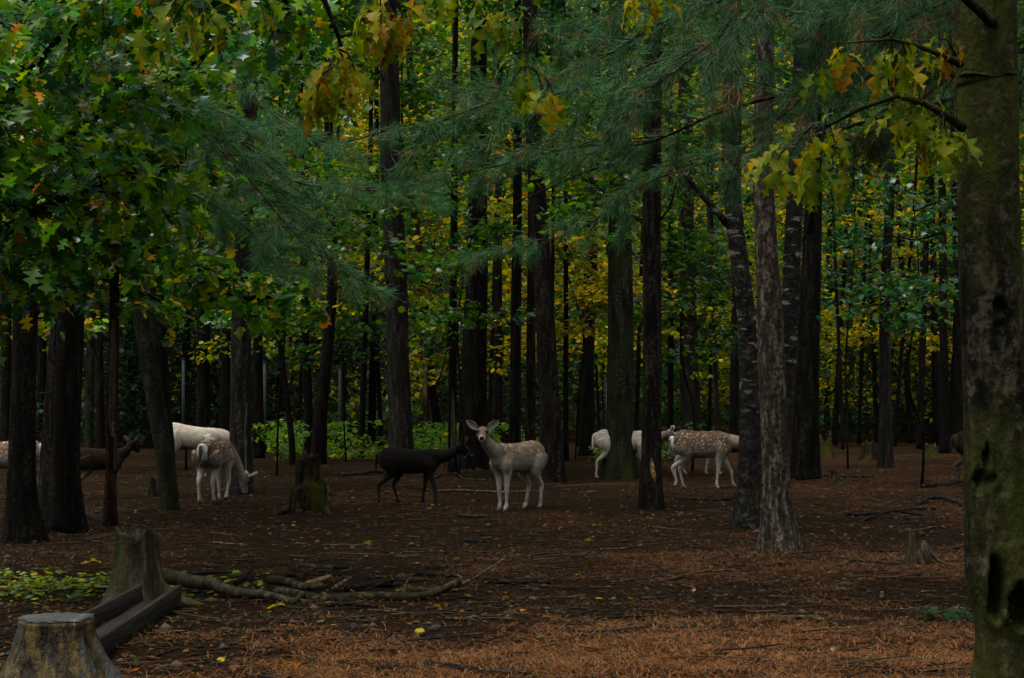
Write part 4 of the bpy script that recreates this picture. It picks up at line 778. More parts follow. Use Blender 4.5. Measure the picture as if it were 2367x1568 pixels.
    if spots:
        # pale line low on the flank, warm band under it
        ln = (np.exp(-((z - .575 - .05 * (x + .1) + .03 * (nzs[:, 0] - .5)) / .013)**2) * sstep(.24, .18, x) * sstep(-.26, -.2, x))[:, None]; col = col * (1 - .45 * ln) + B('spot') * ln * .45
        bd = (sstep(.58, .545, zj) * sstep(.485, .53, zj) * sstep(.22, .05, x) * sstep(-.27, -.15, x))[:, None]; col = col * (1 - .5 * bd) + B('back') * bd * .5
        pts = []
        for r in range(900):
            p = (SPOT.uniform(-.43, .36), SPOT.uniform(.60, .86))
            if all((p[0] - q[0])**2 + (p[1] - q[1])**2 > c.get('gap', .040)**2 for q in pts): pts.append(p)
        SPOT_A = {p: SPOT.uniform(.45, 1.15) for p in pts}
        ang = np.arctan2(np.abs(y), np.maximum(z - .6, .02)) * .1; zz = z - .0 + 0; sp = np.zeros(nv)
        for (px, pz) in pts:
            for sg in (-1, 1):
                mk = (y * sg > -.015); d2 = (x - px)**2 + ((zz - pz) * .95)**2 + (.0 if pz < .82 else 0); sp = np.maximum(sp, mk * SPOT_A[(px, pz)] * np.exp(-d2 / (.0115 * SPOT_A[(px, pz)])**2))
        sp = (sp * (x < .40) * (z > .585))[:, None] * c.get('spot_amt', .85); col = col * (1 - sp) + B('spot') * sp
    # neck and head
    rel = co - poll; s = rel @ fwd; u = rel @ up; w_ = np.abs(rel @ side)
    nk_t = (sstep(.36, .46, x) * (z > .3))[:, None] * (1 - sstep(.0, .02, s * 0 - 1))[:, None]
    front = unit(nk[-1, :3] - nk[1, :3]); col = col * (1 - nk_t) + B('neck') * nk_t
    hm = ((s > -.07) & (s < .26) & (np.sqrt(u**2 + w_**2) < .10))
    hc = np.tile(B('head'), (nv, 1)); br = (np.exp(-((s + .01) / .035)**2) * sstep(.02, .05, u))[:, None]; hc = hc * (1 - br * .7) + B('back') * br * .7
    chin = (sstep(-.02, -.05, u) * sstep(0.02, .06, s))[:, None]; hc = hc * (1 - .7 * chin) + B('belly') * .7 * chin
    muz = (sstep(.178, .20, s))[:, None]; hc = hc * (1 - muz) + B('muzzle') * muz
    brg = (np.exp(-(w_ / .026)**2) * sstep(.02, -.0, np.abs(s - .10) - .06) * sstep(-.01, .02, u))[:, None]; hc = hc * (1 - .45 * brg) + B('back') * .45 * brg
    eyr = np.exp(-((s - .096)**2 + (u - .028)**2) / .032**2)[:, None] * (w_ > .030)[:, None]; hc = hc * (1 - .95 * eyr) + np.array([.012, .009, .007]) * .95 * eyr
    hmm = (hm * sstep(-.07, -.02, s))[:, None]; col = col * (1 - hmm) + hc * hmm
    col = col * (.58 + .46 * mot); low = sstep(.30, .05, z)[:, None] * (fbm(x * 30, z * 30 + y * 20, 13, 2)[:, None] > .55) * .35; col = col * (1 - low)
    # rump patch beside the tail
    rp = (sstep(-.40, -.435, x) * sstep(.50, .60, z) * sstep(.86, .80, z) * sstep(.10, .07, np.abs(y)))[:, None] * c.get('rump_amt', 1.0); col = col * (1 - rp) + B('rump') * rp
    edge = (np.exp(-((np.abs(y) - .085) / .012)**2) * sstep(-.36, -.41, x) * sstep(.55, .62, z))[:, None] * c.get('stripe_amt', 0.0); col = col * (1 - edge) + np.array([.03, .02, .018]) * edge
    cc = np.ones((nv, 4), np.float32); cc[:, :3] = col; at_ = me.color_attributes.new('col', 'FLOAT_COLOR', 'POINT'); at_.data.foreach_set('color', cc.ravel())
    me.materials.clear(); me.materials.append(M['coat']); me.polygons.foreach_set('use_smooth', np.ones(len(me.polygons), bool)); me.name = 'body'
    root = empty('fallow_deer', g); root.rotation_euler = (0, pitch, heading); root.scale = (scale,) * 3; tag(root, label, 'deer', group)
    bo = obj('body', me, root)
    nrm = np.zeros(nv * 3, np.float32); me.vertex_normals.foreach_get('vector', nrm); nrm = nrm.reshape(-1, 3); nf = 11000; pk = R.integers(0, nv, nf); P0 = co[pk] + R.normal(0, .004, (nf, 3)); Nn = nrm[pk]
    flow = np.tile(np.array([-.75, 0, -.55]), (nf, 1)); hs_ = hm[pk]; flow[hs_] = -fwd; flow = flow + R.normal(0, .28, (nf, 3)); flow = unit(flow - Nn * np.sum(flow * Nn, 1, keepdims=True)) + Nn * R.uniform(.12, .38, (nf, 1)); ln_ = np.where(hs_, .010, .021) * R.uniform(.6, 1.3, nf); ln_ = np.where(co[pk, 2] < .4, ln_ * .55, ln_); wd = unit(np.cross(flow, Nn)) * .0022
    FV = np.stack([P0 - wd, P0 + wd, P0 + unit(flow) * ln_[:, None]], 1).reshape(-1, 3); fc = np.repeat(col[pk] * np.exp(R.normal(0, .22, (nf, 1))), 3, 0); fo = obj('fur', make_mesh('fur', FV, np.arange(nf * 3).reshape(-1, 3), M['coat'], fc), bo); fo['kind'] = 'stuff'
    # ears: cupped leaves with thickness
    nu, nv2 = 9, 7; uu = np.linspace(0, 1, nu); vv = np.linspace(-1, 1, nv2); prof = .041 * np.sin(np.pi * np.clip(uu * .93 + .07, 0, 1))**.65 * (1 - .15 * uu) + .006
    for sg in (-1, 1):
        ed = unit(side * sg * .85 + up * .62 - fwd * .12); en = unit(fwd * .9 + side * sg * .25 + up * .1); en = unit(en - ed * np.dot(en, ed)); es = np.cross(ed, en)
        base = poll + side * sg * .058 + up * .050 - fwd * .005; P = []; C = []
        for layer in (0, 1):
            for a in range(nu):
                for b in range(nv2):
                    P.append(base + ed * uu[a] * .165 + es * vv[b] * prof[a] + en * (.030 * vv[b]**2 - .006 * layer - .01 * uu[a]))
                    C.append(np.array(c['ear']) * (1 - .35 * (1 - vv[b]**2)) if layer == 0 else np.array(c['ear_back']))
        i = np.arange(nu - 1)[:, None] * nv2; j = np.arange(nv2 - 1)[None, :]; F = np.stack([i + j, i + j + 1, i + nv2 + j + 1, i + nv2 + j], -1).reshape(-1, 4)
        rim = [a * nv2 for a in range(nu)] + [(nu - 1) * nv2 + b for b in range(1, nv2)] + [a * nv2 + nv2 - 1 for a in range(nu - 2, -1, -1)]; q = nu * nv2
        F2 = np.array([[rim[k], rim[k + 1], rim[k + 1] + q, rim[k] + q] for k in range(len(rim) - 1)]); obj('ear', make_mesh('ear', P, [F, (F + q)[:, ::-1], F2], M['coat'], C, True), root)
        e = poll + fwd * .094 + side * sg * .054 + up * .030; ex_ = unit(side * sg * .8 + fwd * .55 + up * .15); V, F = tube([e - ex_ * .014, e, e + ex_ * .009, e + ex_ * .015], [.016, .019, .014, .002], 10); obj('eye', make_mesh('eye', V, F, M['eye'], None, True), root)
    nc = poll + fwd * .216 - up * .030; V, F = tube([nc - fwd * .022 + up * .006, nc, nc + fwd * .013, nc + fwd * .018], np.array([(.028, .022), (.030, .026), (.024, .021), (.004, .004)]), 12); obj('nose', make_mesh('nose', V, F, M['nose'], None, True), root)
    for (f, up_) in feet:
        for sg in (-1, 1):
            V, F = tube([f + np.array([-.016, sg * .012, .012]), f + np.array([.004, sg * .013, -.008]), f + np.array([.032, sg * .010, -.024])], [.016, .0165, .007], 8); obj('hoof', make_mesh('hoof', V, F, M['hoof'], None, True), root)
    tp = np.array([-.445, 0, .775]); td = unit(np.array(tail_dir, float)); A = catmull([tp + np.array([.05, 0, .01]), tp + np.array([-.02, 0, -.02]), tp + np.array([-.03, 0, -.03]) + td * .12, tp + np.array([-.02, 0, -.03]) + td * .24], .02)
    V, F = tube(A, np.interp(np.linspace(0, 1, len(A)), [0, .3, .75, 1], [.026, .030, .022, .004]), 8); tc = np.where((V[:, 0] < np.interp(V[:, 2], [0.5, .78], [A[-1, 0] - .008, tp[0] - .02]))[:, None], np.array([c['tail']]), np.array([c['rump']]))
    obj('tail', make_mesh('tail', V, F, M['coat'], tc, True), root); return root
PALE = dict(back=(.20, .118, .064), side=(.33, .27, .20), belly=(.48, .43, .36), leg=(.54, .49, .42), head=(.22, .175, .115), neck=(.36, .31, .24), spot=(.74, .69, .62), muzzle=(.66, .63, .58), rump=(.70, .68, .65), tail=(.05, .04, .035), ear=(.34, .31, .28), ear_back=(.26, .21, .16), rump_amt=.8)
SPOTTED = dict(PALE, back=(.185, .095, .048), side=(.30, .235, .175), belly=(.44, .39, .32), leg=(.50, .45, .38), neck=(.32, .25, .19), head=(.24, .19, .14))
WHITE = dict(back=(.66, .58, .46), side=(.64, .56, .45), belly=(.55, .47, .36), leg=(.58, .51, .42), head=(.42, .36, .28), neck=(.62, .53, .43), spot=(.66, .58, .46), muzzle=(.45, .40, .35), rump=(.68, .62, .54), tail=(.64, .57, .48), ear=(.45, .40, .34), ear_back=(.5, .44, .36))
BLACK = dict(back=(.009, .007, .006), side=(.011, .009, .006), belly=(.018, .014, .008), leg=(.026, .022, .017), head=(.008, .006, .006), neck=(.011, .009, .009), spot=(.02, .018, .016), muzzle=(.03, .028, .028), rump=(.024, .02, .018), tail=(.014, .012, .012), ear=(.025, .02, .02), ear_back=(.014, .012, .011))
BROWN = dict(back=(.032, .018, .011), side=(.036, .023, .014), belly=(.045, .032, .02), leg=(.10, .08, .065), head=(.016, .013, .013), neck=(.016, .014, .014), spot=(.06, .04, .03), muzzle=(.05, .045, .045), rump=(.06, .045, .03), tail=(.03, .02, .018), ear=(.05, .045, .045), ear_back=(.03, .025, .025))
STAND = {('hind', 1): (0, 0, 0), ('hind', -1): (0, 0, 0), ('fore', 1): (0, 0, 0), ('fore', -1): (0, 0, 0)}
H = math.radians
for d_ in (PALE, SPOTTED, WHITE):
    for k in d_:
        if isinstance(d_[k], tuple): d_[k] = tuple(v * .93 for v in d_[k])
# the doe that looks into the camera
deer('pale spotted doe standing broadside and staring straight at the camera', 1196, 1178, H(229), 1.0, dict(PALE, back=(.185, .125, .080), side=(.27, .235, .19), neck=(.29, .255, .20), belly=(.40, .37, .32), spot=(.50, .47, .42), spot_amt=.75, gap=.033),
     [(.50, .0, .795, .078), (.585, -.005, .875, .064)], (.625, -.01, .965), (-.04, -1, -.16), {('hind', 1): (-.02, 0, 0), ('hind', -1): (.09, 0, .0), ('fore', 1): (0.02, 0, 0), ('fore', -1): (-.04, 0, 0)}, fwd_world=True)
deer('black deer walking right with a stalk in its mouth, in front of the tall pine', 946, 1170, H(-6), .87, BLACK,
     [(.52, 0, .735, .085), (.66, 0, .80, .066)], (.755, 0, .865), (1, -.05, -.62), {('hind', 1): (.17, 0, .02), ('hind', -1): (-.12, 0, -.02), ('fore', 1): (-.10, 0, .0), ('fore', -1): (.15, 0, .03)}, spots=False)
deer('spotted deer seen from behind with its head down grazing', 497, 1163, H(76), .98, dict(SPOTTED, stripe_amt=1.0, back=(.14, .075, .040), side=(.27, .20, .15), leg=(.48, .44, .38), belly=(.42, .38, .32), neck=(.27, .215, .165), gap=.036),
     [(.50, -.04, .62, .085), (.58, -.10, .46, .068)], (.62, -.15, .33), (.25, -.25, -1), {('hind', 1): (-.02, 0, 0), ('hind', -1): (.12, 0, .03), ('fore', 1): (.06, 0, 0), ('fore', -1): (-.06, .05, .06)}, tail_dir=(-.25, 0, -1))
deer('cream white deer half hidden by the leaning trunk, neck lowered behind the grazing one', 432, 1103, H(8), 1.10, WHITE,
     [(.53, 0, .70, .11), (.66, 0, .60, .08)], (.76, 0, .50), (.6, 0, -1), STAND, spots=False, pitch=H(6))
deer('dark brown young deer standing between the furrowed pine and the slim dead trunk', 228, 1148, H(38), .84, BROWN,
     [(.48, 0, .77, .085), (.55, .02, .83, .066)], (.60, .03, .89), (.9, .3, -.35), {('hind', 1): (.05, 0, 0), ('hind', -1): (-.04, 0, 0), ('fore', 1): (0.05, 0, 0), ('fore', -1): (-.05, 0, 0)}, spots=False)
deer('pale deer mostly hidden by the dark trunk at the left edge', 18, 1160, H(184), 1.0, PALE,
     [(.52, 0, .78, .085), (.60, 0, .86, .066)], (.64, 0, .95), (1, 0, -.3), STAND)
deer('white deer behind the moss green trunk, its head showing past the gashed trunk', 1437, 1104, H(0), 1.03, dict(WHITE, head=(.22, .19, .15), neck=(.3, .26, .2)),  # greyer head and neck colour stands in for the shade on them
     [(.54, 0, .74, .085), (.68, 0, .75, .066)], (.80, -.01, .785), (1, -.15, -.75), {('hind', 1): (.10, 0, 0), ('hind', -1): (-.12, 0, 0), ('fore', 1): (-.12, 0, 0), ('fore', -1): (.14, 0, 0)}, spots=False)
deer('brown white-spotted deer walking right, head hidden by the beech trunk', 1622, 1134, H(-4), 1.0, dict(SPOTTED, back=(.105, .058, .030), side=(.20, .155, .115), belly=(.30, .265, .21), gap=.036, spot=(.50, .46, .41)),
     [(.54, 0, .70, .088), (.68, 0, .69, .068)], (.80, 0, .68), (1, 0, -.55), {('hind', 1): (.06, 0, .0), ('hind', -1): (-.05, .05, -.05), ('fore', 1): (.22, .02, .04), ('fore', -1): (-.06, 0, 0)}, tail_dir=(-.15, 0, -1))
deer('pale deer on the far side of the walking spotted one, only its legs showing', 1612, 1098, H(10), .98, PALE,
     [(.54, 0, .70, .085), (.70, 0, .69, .066)], (.84, 0, .68), (1, 0, -.5), {('hind', 1): (.12, 0, 0), ('hind', -1): (-.14, 0, 0), ('fore', 1): (-.1, 0, 0), ('fore', -1): (.14, 0, 0)})
deer('dark brown deer behind the right foreground trunk, showing only a hind leg and rump', 2268, 1122, H(6), 1.0, dict(BROWN, leg=(.10, .075, .06)),
     [(.52, 0, .70, .085), (.62, 0, .60, .066)], (.70, 0, .50), (.6, 0, -1), {('hind', 1): (0, 0, 0), ('hind', -1): (-.12, 0, -.05), ('fore', 1): (0, 0, 0), ('fore', -1): (.1, 0, 0)}, spots=False)
# the stalk held by the black deer
mb = MB(); d0 = gd(1172); limb(mb, [at(1070, 1063, d0) - at(1070, 1063, d0), at(1076, 1056, d0) - at(1070, 1063, d0), at(1083, 1046, d0) - at(1070, 1063, d0)], .004, .003, 5, .02)
tag(mb.build('straw_stalk', M['stick_pale'], loc=at(1070, 1063, d0)), 'thin pale stalk held in the mouth of the black deer', 'stalk')

# ------------------------------------------------------------------ stumps
def stump(label, base, top_r, base_r, h, mat, jag=0.0, lean=(0, 0), roots=(), lobes=6, cut=None, flute=.10, seed=1, seg=64, curve=1.8, ledge=None):
    g = on_ground(*base); g[2] = float(gz(g[0], g[1])); root = empty('tree_stump', g); tag(root, label, 'stump')
    n = 26; th = np.linspace(0, 2 * math.pi, seg, endpoint=False); ph = np.random.default_rng(seed).uniform(0, 6.28, 5); V = []
    tn = (fbm(th / 6.283 * 9 + seed, th * 0 + seed * 3.1, seed, 3) - .5); tn = tn - (tn[0] - tn[-1]) * 0
    for i in range(n):
        u = i / (n - 1); f = (1 - u)**curve; r = top_r + (base_r - top_r) * f
        lob = .5 + .5 * np.cos(lobes * th + ph[0] + .8 * np.sin(th + ph[1])); m = 1 + .42 * f * (lob - .35) + flute * (.6 * np.cos(9 * th + ph[2] + .5 * u) + .4 * np.cos(17 * th + ph[3]) + .5 * np.cos(5 * th + ph[4])) * (.5 + .5 * u) + .035 * np.cos(31 * th + 3 * ph[1]) + .03 * (hash2((th * 20).astype(int), np.full(seg, i), seed) - .5)
        if ledge: m = m * (1 + ledge[1] * (sstep(ledge[0] + .06 * np.cos(3 * th + ph[0]), ledge[0] - .05 + .06 * np.cos(3 * th + ph[0]), u) - .25 * np.exp(-((u - ledge[0]) / .04)**2)))
        z = u * h * (1 + jag * tn * u * 2.2) - .05 * (1 - u)
        V.append(np.stack([np.cos(th) * r * m + lean[0] * u, np.sin(th) * r * m + lean[1] * u, z], 1))
    k = n
    if jag > .05: V.append(V[-1] * np.array([.80, .80, 1]) + np.array([lean[0] * .2, lean[1] * .2, -.03])); V.append(V[-1] * np.array([.5, .5, 1]) * np.array([1, 1, .75]) + np.array([lean[0] * .5, lean[1] * .5, 0])); k = n + 2
    V = np.concatenate(V); i = np.arange(k - 1)[:, None] * seg; j = np.arange(seg)[None, :]; jk = (j + 1) % seg; F = [np.stack([i + j, i + jk, i + seg + jk, i + seg + j], -1).reshape(-1, 4)]
    last = (k - 1) * seg; V = np.vstack([V, V[last:last + seg].mean(0)]); jj = np.arange(seg); F.append(np.stack([np.full(seg, k * seg), last + jj, last + (jj + 1) % seg], 1))
    obj('stump_body', make_mesh('stump_body', V, F, mat, None, True), root)
    if cut:
        top = V[(n - 1) * seg:n * seg]; rings = [1.0, .985, .7, .4, .02]; P = np.concatenate([(top - top.mean(0)) * s + top.mean(0) + np.array([0, 0, .004 if s == 1.0 else .012 + .006 * math.sin(s * 9)]) for s in rings])
        i = np.arange(4)[:, None] * seg; obj('sawn_top', make_mesh('sawn_top', P, np.stack([i + j, i + jk, i + seg + jk, i + seg + j], -1).reshape(-1, 4), cut, None, True), root)
    for (pts, r0, r1) in roots:
        mb = MB(); limb(mb, [on_ground(*p[:2]) + np.array([0, 0, p[2]]) - g for p in pts], r0, r1, 9, .06); mb.build('surface_root', mat, root, smooth=True)
    return root, g
stump('weathered sawn stump with flat grey top in the bottom left corner', (132, 1632), .150, .38, .385, M['stump_grey'], cut=M['cut'], lobes=5, flute=.11, seed=4, curve=1.6)
stump('ragged tall stump with yellow and green streaked sides, beside the board trough', (316, 1390), .135, .235, .46, M['stump'], jag=.16, lobes=6, flute=.06, seed=8, curve=2.0,
      roots=[([(370, 1362, .10), (430, 1366, .07), (520, 1378, .04), (640, 1392, .02), (720, 1398, .0)], .055, .02), ([(370, 1385, .05), (420, 1396, .02), (470, 1402, -.02)], .07, .03), ([(270, 1395, .04), (245, 1400, .0), (220, 1404, -.03)], .06, .02)])
stump('tall moss covered broken stump left of the black deer', (712, 1186), .14, .17, .64, M['moss_stump'], jag=.22, lobes=5, flute=.09, seed=15, curve=2.2, ledge=(.56, .34),
      roots=[([(680, 1182, .10), (655, 1190, .03), (628, 1194, .0)], .05, .02), ([(745, 1180, .12), (758, 1188, .05), (768, 1194, -.02)], .055, .03), ([(735, 1150, .25), (755, 1148, .15), (765, 1150, .05)], .04, .02)])
stump('small split stump with two upright shards at the right', (2106, 1306), .030, .075, .25, M['stump'], jag=.5, lobes=3, flute=.05, seed=21, seg=28,
      roots=[([(2133, 1303, .19), (2145, 1303, .12), (2168, 1304, .04), (2205, 1306, .0)], .022, .014), ([(2133, 1304, .18), (2138, 1304, .10), (2146, 1305, 0)], .016, .05), ([(2124, 1304, .10), (2128, 1304, .06), (2134, 1305, 0)], .014, .045)])
stump('low rotten stump with a yellowish side near the broad dark right pine', (1935, 1118), .06, .17, .20, M['moss_stump'], jag=.5, lobes=4, flute=.06, seed=27, seg=28, lean=(-.05, 0))
stump('small dark rotten stump beside the slim grey trunk', (2008, 1064), .14, .24, .42, M['moss_stump'], jag=.45, lobes=4, flute=.06, seed=29, seg=24)
stump('small mossy stump at the foot of the broad dark right pine', (1906, 1060), .16, .26, .50, M['moss_stump'], jag=.4, lobes=4, flute=.06, seed=31, seg=24)
stump('low dark stub in front of the leaning mossy trunk', (352, 1142), .05, .08, .24, M['moss_stump'], jag=.4, lobes=3, flute=.05, seed=33, seg=20)
stump('grey rotten stump between far trunks at the right', (2150, 1058), .13, .22, .30, M['moss_stump'], jag=.5, lobes=4, flute=.05, seed=37, seg=20)

# ------------------------------------------------------------------ board trough
def board(name, a, b, h, th, parent, tilt=0.0, seed=0):
    """a board on edge from a to b (bottom centre line), slightly warped, with worn edges"""
    a = np.array(a, float); b = np.array(b, float); L = np.linalg.norm(b - a); d = (b - a) / L; s = unit(np.cross(d, [0, 0, 1])); n = 16; V = []
    for i in range(n):
        u = i / (n - 1); c = a + d * L * u + s * .01 * math.sin(u * 3 + seed); e = .004
        w = (fbm(np.array([u * 6.0]), np.array([seed * 1.7]), seed + 3, 2)[0] - .5) * .012
        for (p, q) in [(-th / 2, e), (-th / 2 + e, 0), (th / 2 - e, 0), (th / 2, e), (th / 2, h - e + w), (th / 2 - e, h + w), (-th / 2 + e, h + w), (-th / 2, h - e + w)]:
            V.append(c + s * (p + tilt * q) + np.array([0, 0, q]))
    k = 8; i = np.arange(n - 1)[:, None] * k; j = np.arange(k)[None, :]; jk = (j + 1) % k; F = np.stack([i + j, i + jk, i + k + jk, i + k + j], -1).reshape(-1, 4)
    return obj(name, make_mesh(name, V, [F, np.array([[7, 6, 5, 4, 3, 2, 1, 0], [(n - 1) * k + q for q in range(8)]])], M['board']), parent)
g = np.array([-2.2, 10.9, float(gz(-2.2, 10.9))]); tr = empty('board_trough', g); tag(tr, 'weathered grey brown board trough lying between the two left stumps', 'trough')
z0 = -.01
board('side_board', (.10, -1.25, z0), (.085, 1.25, z0 + .02), .118, .035, tr, .05, 1); board('side_board', (-.15, -1.2, z0 + .015), (-.15, 1.15, z0 + .03), .115, .034, tr, -.05, 4)
board('base_board', (-.028, -1.2, z0 + .005), (-.03, 1.15, z0 + .02), .03, .19, tr, 0, 7)

# ------------------------------------------------------------------ fence posts
for (x, y, top, lab) in [(424, 1040, 832, 'grey metal fence post rising behind the cream deer'), (612, 1050, 838, 'grey metal fence post beside the grey brown pine'), (786, 1050, 850, 'grey metal fence post between the moss stump and the tall pine'), (1404, 1046, 884, 'grey metal fence post left of the wide moss green trunk')]:
    d = gd(y); g = on_ground(x, y); h = (y - top) / FPX * d; mb = MB(); w = .045
    for (p, r_) in [([(0, 0, -.1), (0, 0, h)], w), ([(0, 0, h), (0, 0, h + .03)], w * 1.25)]: V, F = tube(np.array(p, float), [r_, r_ * .98], 10); mb.add(V, F)
    for q in range(6): V, F = tube(np.array([(0, -w - .01, h * (q + .6) / 6.5), (0, w + .01, h * (q + .6) / 6.5)], float), [.012, .012], 6); mb.add(V, F)
    tag(mb.build('fence_post', M['post'], loc=g), lab, 'fence post')

# ------------------------------------------------------------------ fallen branches
def fallen(label, pts, px, mat, fork=None, lift=0.55, name='fallen_branch', group=None, cat='branch'):
    def drape(pp, r):
        Q = np.array([np.append(on_ground(*p[:2])[:2], p[2] if len(p) > 2 else 0) for p in pp]); Q = catmull(Q, .12); z = gz(Q[:, 0], Q[:, 1]); n_ = len(Q)
        zm = np.array([z[max(0, i - 2):i + 3].max() for i in range(n_)]); zm = np.convolve(np.pad(zm, 2, 'edge'), np.ones(5) / 5, 'valid'); Q[:, 2] += zm + r * lift; return Q
    d = on_ground(*pts[0][:2])[1]; r = px / 2 / FPX * d; P = drape(pts, r)
    g = P[0].copy(); root = None; mb = MB(); limb(mb, [p - g for p in P], r, r * .72, 9, .05)
    for f in (fork or []):
        Q = drape(f, r)
        limb(mb, [p - g for p in Q], r * .6, r * .3, 6, .05)
    return tag(mb.build(name, mat, loc=g, smooth=True), label, cat, group)
